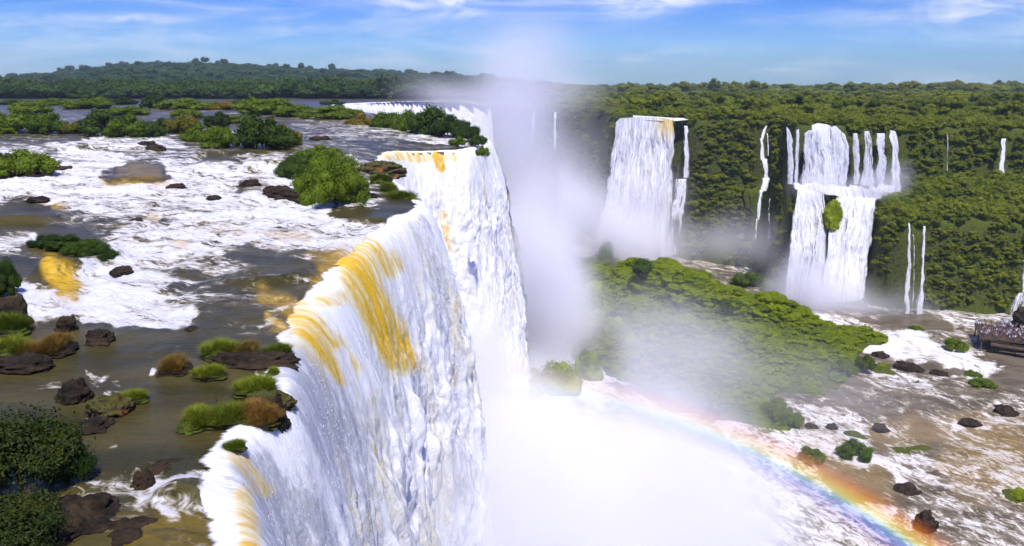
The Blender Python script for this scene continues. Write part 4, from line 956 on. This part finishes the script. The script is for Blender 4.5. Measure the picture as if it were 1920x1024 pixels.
def flat(name, c, r=.7):
    T = NT(name); return T.out(T.bsdf((*c, 1), r))
M_skin = flat('skin', (.45, .26, .17)); M_hair = flat('hair', (.03, .02, .015)); M_trou = flat('dark trousers', (.04, .045, .07))
TOPS = {'white': (.8, .8, .8), 'pink': (.50, .22, .26), 'violet': (.16, .10, .24), 'blue': (.10, .13, .28), 'brown': (.20, .11, .08), 'beige': (.5, .40, .30)}
def person_meshes(pose, color, mat):
    J = [(0, 0, .95), (0, 0, 1.15), (0, .01, 1.38), (0, 0, 1.50), (0, -.01, 1.60), (0, -.01, 1.71)]
    Rd = [.13, .12, .14, .055, .085, .07]; E = [(0, 1), (1, 2), (2, 3), (3, 4), (4, 5)]
    for s in (-1, 1):
        i = len(J); st = .12 if pose == 1 else 0
        J += [(s * .10, 0, .88), (s * .11, -st * s - .02, .48), (s * .11, st * s * 1.5 + .02, .06), (s * .12, st * s * 1.5 - .12, .03)]; Rd += [.09, .06, .04, .035]
        E += [(0, i), (i, i + 1), (i + 1, i + 2), (i + 2, i + 3)]
        i = len(J)
        if pose == 2: J += [(s * .19, 0, 1.40), (s * .26, -.14, 1.20), (s * .10, -.32, 1.42), (s * .06, -.38, 1.47)]
        else: J += [(s * .19, 0, 1.40), (s * .25, .03, 1.12), (s * .24, -.08, .88), (s * .23, -.12, .80)]
        Rd += [.06, .045, .033, .03]; E += [(2, i), (i, i + 1), (i + 1, i + 2), (i + 2, i + 3)]
    me = bpy.data.meshes.new('person'); me.from_pydata(J, E, []); o = bpy.data.objects.new('person_src', me); C.objects.link(o)
    o.modifiers.new('s', 'SKIN')
    for v, r_ in zip(me.skin_vertices[0].data, Rd): v.radius = (r_, r_ * .8)
    me.skin_vertices[0].data[0].use_root = True
    sb = o.modifiers.new('u', 'SUBSURF'); sb.levels = 1
    dg = bpy.context.evaluated_depsgraph_get(); nm = bpy.data.meshes.new_from_object(o.evaluated_get(dg)); bpy.data.objects.remove(o)
    nm.name = 'person'; nm.materials.clear()
    for m in (M_skin, mat, M_trou): nm.materials.append(m)
    for p in nm.polygons:
        c = p.center; p.use_smooth = True
        p.material_index = 2 if c.z < .95 and abs(c.x) < .2 and c.z > .08 else (1 if .9 < c.z < 1.46 and not (abs(c.x) > .21 and c.z < 1.2) else 0)
    return nm
n = 9; th = np.linspace(0, np.pi * .62, n); ph = np.linspace(0, 2 * np.pi, 15); T_, P_ = np.meshgrid(th, ph, indexing='ij')
hairme = mesh_np('hair', np.stack([.098 * np.sin(T_) * np.cos(P_), .02 + .11 * np.sin(T_) * np.sin(P_), 1.655 + .115 * np.cos(T_)], -1).reshape(-1, 3), grid_faces(n, 15), mats=[M_hair])
PM = {(c, p): person_meshes(p, c, flat(c + ' top', TOPS[c])) for c in TOPS for p in (0, 1, 2)}
r = random.Random(3); spots = []
while len(spots) < 120:
    x, y = r.uniform(.4, 12.5), r.uniform(.4, L_ - .5)
    if all((x - a) ** 2 + (y - b) ** 2 > .5 ** 2 for a, b in spots): spots.append((x, y))
for i, (x, y) in enumerate(spots):
    c = r.choice(['white', 'white', 'pink', 'violet', 'blue', 'brown', 'beige']); pz = r.choice((0, 1, 2))
    o = empty('person', (DX0 + x * math.cos(PR) - y * math.sin(PR), DY0 + x * math.sin(PR) + y * math.cos(PR), DZ), r.uniform(0, 6.28), r.uniform(.92, 1.08))
    tag(o, 'visitor in a %s top standing in the crowd on the viewing platform' % c, 'person', 'visitors in %s tops on the viewing platform' % c)
    obj('body', PM[(c, pz)], o); obj('hair', hairme, o)

# ---------------------------------------------------------------- spray: voxel volumes
def mist_mat(name, col=(0.97, 0.96, 0.99), dens=1.0, g=-0.25):
    T = NT(name); v = T.n('ShaderNodeVolumePrincipled'); v.inputs['Color'].default_value = (*col, 1); v.inputs['Density'].default_value = dens; v.inputs['Anisotropy'].default_value = g
    return T.out(None, v.outputs[0])
def mist(name, label, lo, hi, voxel, blobs, mat, nscale=0.04, namt=1.6, zstretch=.55, floor=None):
    """blobs: (x,y,z,rx,ry,rz,density)"""
    me = bpy.data.meshes.new(name); me.from_pydata([lo, hi], [], []); o = bpy.data.objects.new(name, me); C.objects.link(o); me.materials.append(mat)
    tag(o, label, 'mist', kind='stuff')
    ng = bpy.data.node_groups.new(name, 'GeometryNodeTree'); ng.interface.new_socket('Geometry', in_out='INPUT', socket_type='NodeSocketGeometry'); ng.interface.new_socket('Geometry', in_out='OUTPUT', socket_type='NodeSocketGeometry')
    N = ng.nodes; L = ng.links; go = N.new('NodeGroupOutput'); N.new('NodeGroupInput')
    pos = N.new('GeometryNodeInputPosition').outputs[0]
    def vm(op, a, b=None):
        q = N.new('ShaderNodeVectorMath'); q.operation = op
        for k, v in ((0, a), (1, b)):
            if v is None: continue
            if isinstance(v, bpy.types.NodeSocket): L.new(v, q.inputs[k])
            else: q.inputs[k].default_value = v
        return q
    def ma(op, a, b=0.0, clamp=False):
        q = N.new('ShaderNodeMath'); q.operation = op; q.use_clamp = clamp
        for k, v in ((0, a), (1, b)):
            if isinstance(v, bpy.types.NodeSocket): L.new(v, q.inputs[k])
            else: q.inputs[k].default_value = v
        return q.outputs[0]
    def noise(vec, s, det, seed):
        q = N.new('ShaderNodeTexNoise'); q.noise_dimensions = '4D'; L.new(vec, q.inputs['Vector']); q.inputs['W'].default_value = seed; q.inputs['Scale'].default_value = s; q.inputs['Detail'].default_value = det; q.inputs['Roughness'].default_value = .55; q.inputs['Distortion'].default_value = .6
        return q
    wn = noise(pos, nscale * .5, 2, 3.3)
    wv = vm('SCALE', vm('SUBTRACT', wn.outputs['Color'], (.5, .5, .5)).outputs[0]); wv.inputs['Scale'].default_value = 22
    wp = vm('ADD', pos, wv.outputs[0]).outputs[0]
    acc = None
    for (x, y, z, rx, ry, rz, d) in blobs:
        q = vm('MULTIPLY', vm('SUBTRACT', wp, (x, y, z)).outputs[0], (1 / rx, 1 / ry, 1 / rz)).outputs[0]
        l2 = vm('DOT_PRODUCT', q, q).outputs['Value']
        e = ma('MULTIPLY', ma('EXPONENT', ma('MULTIPLY', l2, -1.2)), d)
        e = ma('MAXIMUM', ma('SUBTRACT', e, d * 0.035), 0.0)
        acc = e if acc is None else ma('ADD', acc, e)
    st = vm('MULTIPLY', pos, (1, 1, zstretch)).outputs[0]
    n1 = noise(st, nscale, 5, 1.0).outputs[0]
    k = ma('MAXIMUM', ma('ADD', ma('MULTIPLY', ma('SUBTRACT', n1, .5), namt * 4), 1.0), 0.0)
    acc = ma('MULTIPLY', acc, k)
    vc = N.new('GeometryNodeVolumeCube'); L.new(acc, vc.inputs['Density']); vc.inputs['Min'].default_value = lo; vc.inputs['Max'].default_value = hi
    for k2, a, b in (('Resolution X', lo[0], hi[0]), ('Resolution Y', lo[1], hi[1]), ('Resolution Z', lo[2], hi[2])): vc.inputs[k2].default_value = max(2, int((b - a) / voxel))
    sm = N.new('GeometryNodeSetMaterial'); sm.inputs['Material'].default_value = mat; L.new(vc.outputs[0], sm.inputs[0]); L.new(sm.outputs[0], go.inputs[0])
    md = o.modifiers.new('spray', 'NODES'); md.node_group = ng
    return o
M_mist = mist_mat('spray')
def mp(px, py, dist): return tuple(atd(px, py, dist))
def bl(px, py, dist, rx, ry, rz, d): return (*mp(px, py, dist), rx, ry, rz, d)
MIST = not globals().get('NOMIST', False)
if MIST:
    mist('mist', 'dense white spray boiling up at the foot of the near and second curtains', (-10, 30, -62), (70, 228, -8), 1.3, [bl(1080, 520, 235, 12, 12, 9, .05), bl(985, 668, 198, 14, 9, 5, .12), bl(850, 980, 62, 4.0, 14, 7, .06), bl(870, 820, 85, 4, 14, 9, .05), 
        bl(1080, 975, 105, 13, 20, 9.5, .30), bl(1180, 1010, 95, 15, 20, 13, .25), bl(960, 900, 115, 8, 25, 9, .30), bl(1000, 880, 118, 9, 16, 6.5, .25), bl(1000, 1040, 80, 9, 16, 12, .25),
        bl(912, 640, 165, 5.0, 16, 12, .12), bl(895, 760, 140, 5, 20, 14, .25), bl(1000, 565, 216, 14, 11, 13, .34), bl(980, 500, 222, 12, 9, 12, .25), bl(990, 490, 200, 10, 14, 14, .08), bl(1080, 600, 205, 12, 14, 7, .05),
        bl(1180, 800, 130, 16, 14, 8, .03), bl(1300, 980, 105, 16, 18, 8, .06), bl(1250, 900, 112, 14, 16, 8, .08)], M_mist, .05, .8)
    mist('mist', 'spray at the foot of the tall block fall', (20, 285, -62), (105, 350, 0), 2.0, [bl(1190, 460, 325, 18, 10, 13, .16), bl(1120, 430, 325, 17, 12, 15, .11), bl(1210, 380, 335, 15, 5, 14, .07), bl(1060, 400, 320, 16, 12, 17, .06), bl(1320, 460, 315, 16, 10, 7, .02)], M_mist, .04, .7)
    mist('mist', 'spray at the foot of the two-tier fall', (78, 238, -62), (140, 292, -14), 1.6, [bl(1540, 560, 262, 15, 8, 10, .16), bl(1500, 530, 265, 9, 8, 11, .08), bl(1610, 590, 256, 15, 9, 6, .07), bl(1700, 590, 250, 12, 6, 6, .025), bl(1640, 350, 283, 9, 5, 5, .13), bl(1530, 345, 284, 9, 5, 4, .11), bl(1700, 330, 284, 9, 4, 7, .03)], M_mist, .06, .7)
    mist('mist', 'tall column of spray rising above the head of the gorge', (-70, 230, -62), (70, 430, 62), 3.2, [bl(975, 330, 330, 20, 25, 24, .045), bl(955, 225, 335, 19, 25, 18, .042), bl(975, 140, 340, 20, 25, 16, .020), bl(990, 75, 340, 22, 25, 15, .009), bl(1060, 180, 345, 17, 25, 10, .012), bl(900, 190, 370, 22, 25, 9, .022), bl(1010, 420, 300, 15, 30, 16, .035), bl(820, 180, 400, 20, 20, 7, .02), bl(1080, 330, 350, 22, 22, 22, .012)], M_mist, .025, .6)
    mist('mist', 'thin veils of spray drifting over the island and the far wall', (25, 130, -62), (120, 320, -28), 2.4, [bl(1180, 600, 190, 20, 20, 7, .012), bl(1300, 680, 165, 22, 18, 8, .018), bl(1180, 690, 160, 12, 14, 6, .02), bl(1400, 450, 290, 22, 14, 9, .018), bl(1430, 700, 175, 18, 18, 6, .014), bl(1600, 760, 155, 18, 14, 5, .007), bl(1330, 640, 180, 14, 14, 7, .012)], M_mist, .05, 1.0)

# ---------------------------------------------------------------- rainbow standing in the spray (42 degrees round the point opposite the sun)
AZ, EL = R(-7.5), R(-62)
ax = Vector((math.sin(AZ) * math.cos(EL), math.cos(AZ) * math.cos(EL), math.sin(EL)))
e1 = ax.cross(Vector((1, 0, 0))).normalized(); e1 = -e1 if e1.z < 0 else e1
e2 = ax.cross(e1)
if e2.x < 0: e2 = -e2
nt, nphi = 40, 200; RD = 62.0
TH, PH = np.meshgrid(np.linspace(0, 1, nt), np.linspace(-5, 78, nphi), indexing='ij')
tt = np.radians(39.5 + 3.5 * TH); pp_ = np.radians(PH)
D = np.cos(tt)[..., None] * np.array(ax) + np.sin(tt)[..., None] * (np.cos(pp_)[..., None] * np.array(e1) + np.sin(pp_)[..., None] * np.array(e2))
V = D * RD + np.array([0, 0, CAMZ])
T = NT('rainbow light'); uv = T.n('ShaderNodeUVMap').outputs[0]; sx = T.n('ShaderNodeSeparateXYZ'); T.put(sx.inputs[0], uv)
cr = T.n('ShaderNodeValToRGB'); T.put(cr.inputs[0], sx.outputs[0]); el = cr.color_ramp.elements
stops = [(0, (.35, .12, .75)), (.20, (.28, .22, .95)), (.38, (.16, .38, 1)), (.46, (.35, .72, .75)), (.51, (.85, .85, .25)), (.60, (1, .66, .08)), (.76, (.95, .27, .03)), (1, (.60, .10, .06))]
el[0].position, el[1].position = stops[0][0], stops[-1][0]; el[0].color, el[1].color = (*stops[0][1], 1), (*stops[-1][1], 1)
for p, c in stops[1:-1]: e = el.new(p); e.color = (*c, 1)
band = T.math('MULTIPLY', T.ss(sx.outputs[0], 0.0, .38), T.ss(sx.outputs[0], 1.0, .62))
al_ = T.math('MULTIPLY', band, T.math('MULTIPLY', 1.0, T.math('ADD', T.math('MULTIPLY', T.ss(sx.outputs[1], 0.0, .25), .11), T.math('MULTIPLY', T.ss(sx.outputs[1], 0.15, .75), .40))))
em = T.n('ShaderNodeEmission'); T.put(em.inputs[0], cr.outputs[0]); em.inputs[1].default_value = 1.1  # sheet glows in the bow's colours, imitating sunlight refracted by the spray
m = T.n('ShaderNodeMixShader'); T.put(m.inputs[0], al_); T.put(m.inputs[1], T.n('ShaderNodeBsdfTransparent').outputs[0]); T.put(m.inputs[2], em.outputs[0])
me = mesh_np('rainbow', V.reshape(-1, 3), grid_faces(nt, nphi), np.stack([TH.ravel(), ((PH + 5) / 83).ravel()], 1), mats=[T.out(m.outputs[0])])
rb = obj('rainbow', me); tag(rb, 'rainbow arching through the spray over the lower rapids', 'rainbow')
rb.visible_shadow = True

# ---------------------------------------------------------------- air
hb = mesh_np('haze', *boxes([(-20500, -90, -68, 20500, 9300, 260)]), mats=[], smooth=False)
T = NT('haze air'); v = T.n('ShaderNodeVolumePrincipled'); v.inputs['Color'].default_value = (.62, .80, 1, 1); v.inputs['Density'].default_value = 0.00008; v.inputs['Anisotropy'].default_value = 0.0
hb.materials.append(T.out(None, v.outputs[0]))
HAZE = not globals().get('NOHAZE', False)
if HAZE: tag(obj('haze', hb), kind='stuff')

# ---------------------------------------------------------------- sun, sky, camera
SUN_EL, SUN_AZ = 61.0, 11.0
sd = Vector((math.sin(R(SUN_AZ)) * math.cos(R(SUN_EL)), -math.cos(R(SUN_AZ)) * math.cos(R(SUN_EL)), math.sin(R(SUN_EL))))
L = bpy.data.lights.new('sun', 'SUN'); L.energy = 4.6; L.angle = R(0.5); L.color = (1, .965, .91)
o = bpy.data.objects.new('sun', L); C.objects.link(o); o.rotation_euler = (-sd).to_track_quat('-Z', 'Y').to_euler()
w = bpy.data.worlds.new('World'); sc.world = w; w.use_nodes = True
T = NT('', w)
sky = T.n('ShaderNodeTexSky', sky_type='NISHITA', sun_disc=False, sun_elevation=R(SUN_EL), sun_rotation=R(180 - SUN_AZ), altitude=200, air_density=1.0, dust_density=0.4, ozone_density=2.5)
hs = T.n('ShaderNodeHueSaturation'); T.put(hs.inputs['Color'], sky.outputs[0]); hs.inputs['Saturation'].default_value = 1.75; hs.inputs['Value'].default_value = 1.0; hs.inputs['Hue'].default_value = .525
tc = T.n('ShaderNodeTexCoord').outputs['Generated']; sx = T.n('ShaderNodeSeparateXYZ'); T.put(sx.inputs[0], tc)
ym = T.math('MAXIMUM', sx.outputs[1], .05); U = T.math('DIVIDE', sx.outputs[0], ym); W2 = T.math('DIVIDE', sx.outputs[2], ym)
cv = T.n('ShaderNodeCombineXYZ'); T.put(cv.inputs[0], U); T.put(cv.inputs[1], T.math('MULTIPLY', W2, 8.5))
n1 = T.noise(cv.outputs[0], 3.2, 8, .6, 1.0)
cloud = T.math('MULTIPLY', T.ss(n1, .42, .74), 0.4)
def uw(px, py):
    d = ray(px, py); return d[0] / d[1], d[2] / d[1]
acc = None
for px, py, rx, ry, a in ((740, 6, 70, 16, .75), (865, 8, 50, 22, .8), (1180, 10, 70, 20, .9), (1000, -4, 160, 10, .6), (1260, 0, 60, 12, .7), (230, 34, 190, 9, .55), (300, 70, 150, 16, .3), (60, 68, 120, 16, .2), (560, 55, 140, 9, .25), (1840, 30, 170, 18, .5), (1840, 4, 110, 8, .55), (1195, 110, 28, 8, .35), (1450, 132, 50, 8, .3), (760, 115, 180, 14, .25), (1380, 95, 160, 10, .2), (1000, 110, 500, 40, .16), (1850, 55, 150, 25, .2)):
    u0, v0 = uw(px, py); ru, rv = rx / FX, ry / FX
    a1 = T.math('DIVIDE', T.math('SUBTRACT', U, u0), ru); b1 = T.math('DIVIDE', T.math('SUBTRACT', W2, v0), rv)
    e = T.math('MULTIPLY', T.math('EXPONENT', T.math('MULTIPLY', T.math('ADD', T.math('MULTIPLY', a1, a1), T.math('MULTIPLY', b1, b1)), -1.0)), a)
    acc = e if acc is None else T.math('ADD', acc, e)
cv2 = T.n('ShaderNodeCombineXYZ'); T.put(cv2.inputs[0], U); T.put(cv2.inputs[1], T.math('MULTIPLY', W2, 3.0))
n2 = T.noise(cv2.outputs[0], 9, 8, .62, 1.5)
acc = T.math('MULTIPLY', acc, T.math('ADD', T.math('MULTIPLY', T.ss(n2, .35, .68), 1.0), .2))
cl_ = T.math('ADD', cloud, acc, True)
skyt = T.n('ShaderNodeMix', data_type='RGBA', blend_type='MULTIPLY'); skyt.inputs[0].default_value = 1; T.put(skyt.inputs[6], hs.outputs[0]); skyt.inputs[7].default_value = (.44, .69, 1.27, 1)
skyc = T.mix(cl_, skyt.outputs[2], (8.5, 8.8, 9.6, 1))
bg = T.n('ShaderNodeBackground'); T.put(bg.inputs[0], skyc); bg.inputs[1].default_value = 0.1
wo = T.n('ShaderNodeOutputWorld'); T.put(wo.inputs[0], bg.outputs[0])

cam = bpy.data.cameras.new('camera'); cam.lens = 28.0; cam.sensor_width = 36.0; cam.clip_start = .2; cam.clip_end = 40000
co = bpy.data.objects.new('camera', cam); C.objects.link(co); co.location = (0, 0, CAMZ); co.rotation_euler = (math.pi / 2 - PITCH, 0, 0)
sc.camera = co
sc.view_settings.view_transform = 'Standard'; sc.view_settings.look = 'None'; sc.view_settings.exposure = 0.2; sc.view_settings.gamma = 1
cy = sc.cycles
cy.max_bounces = 9; cy.diffuse_bounces = 3; cy.glossy_bounces = 2; cy.transmission_bounces = 3; cy.transparent_max_bounces = 12; cy.volume_bounces = 8
cy.volume_step_rate = 2.0; cy.volume_max_steps = 256
cy.use_denoising = True; cy.use_adaptive_sampling = True; cy.adaptive_threshold = 0.03
cy.sample_clamp_indirect = 6
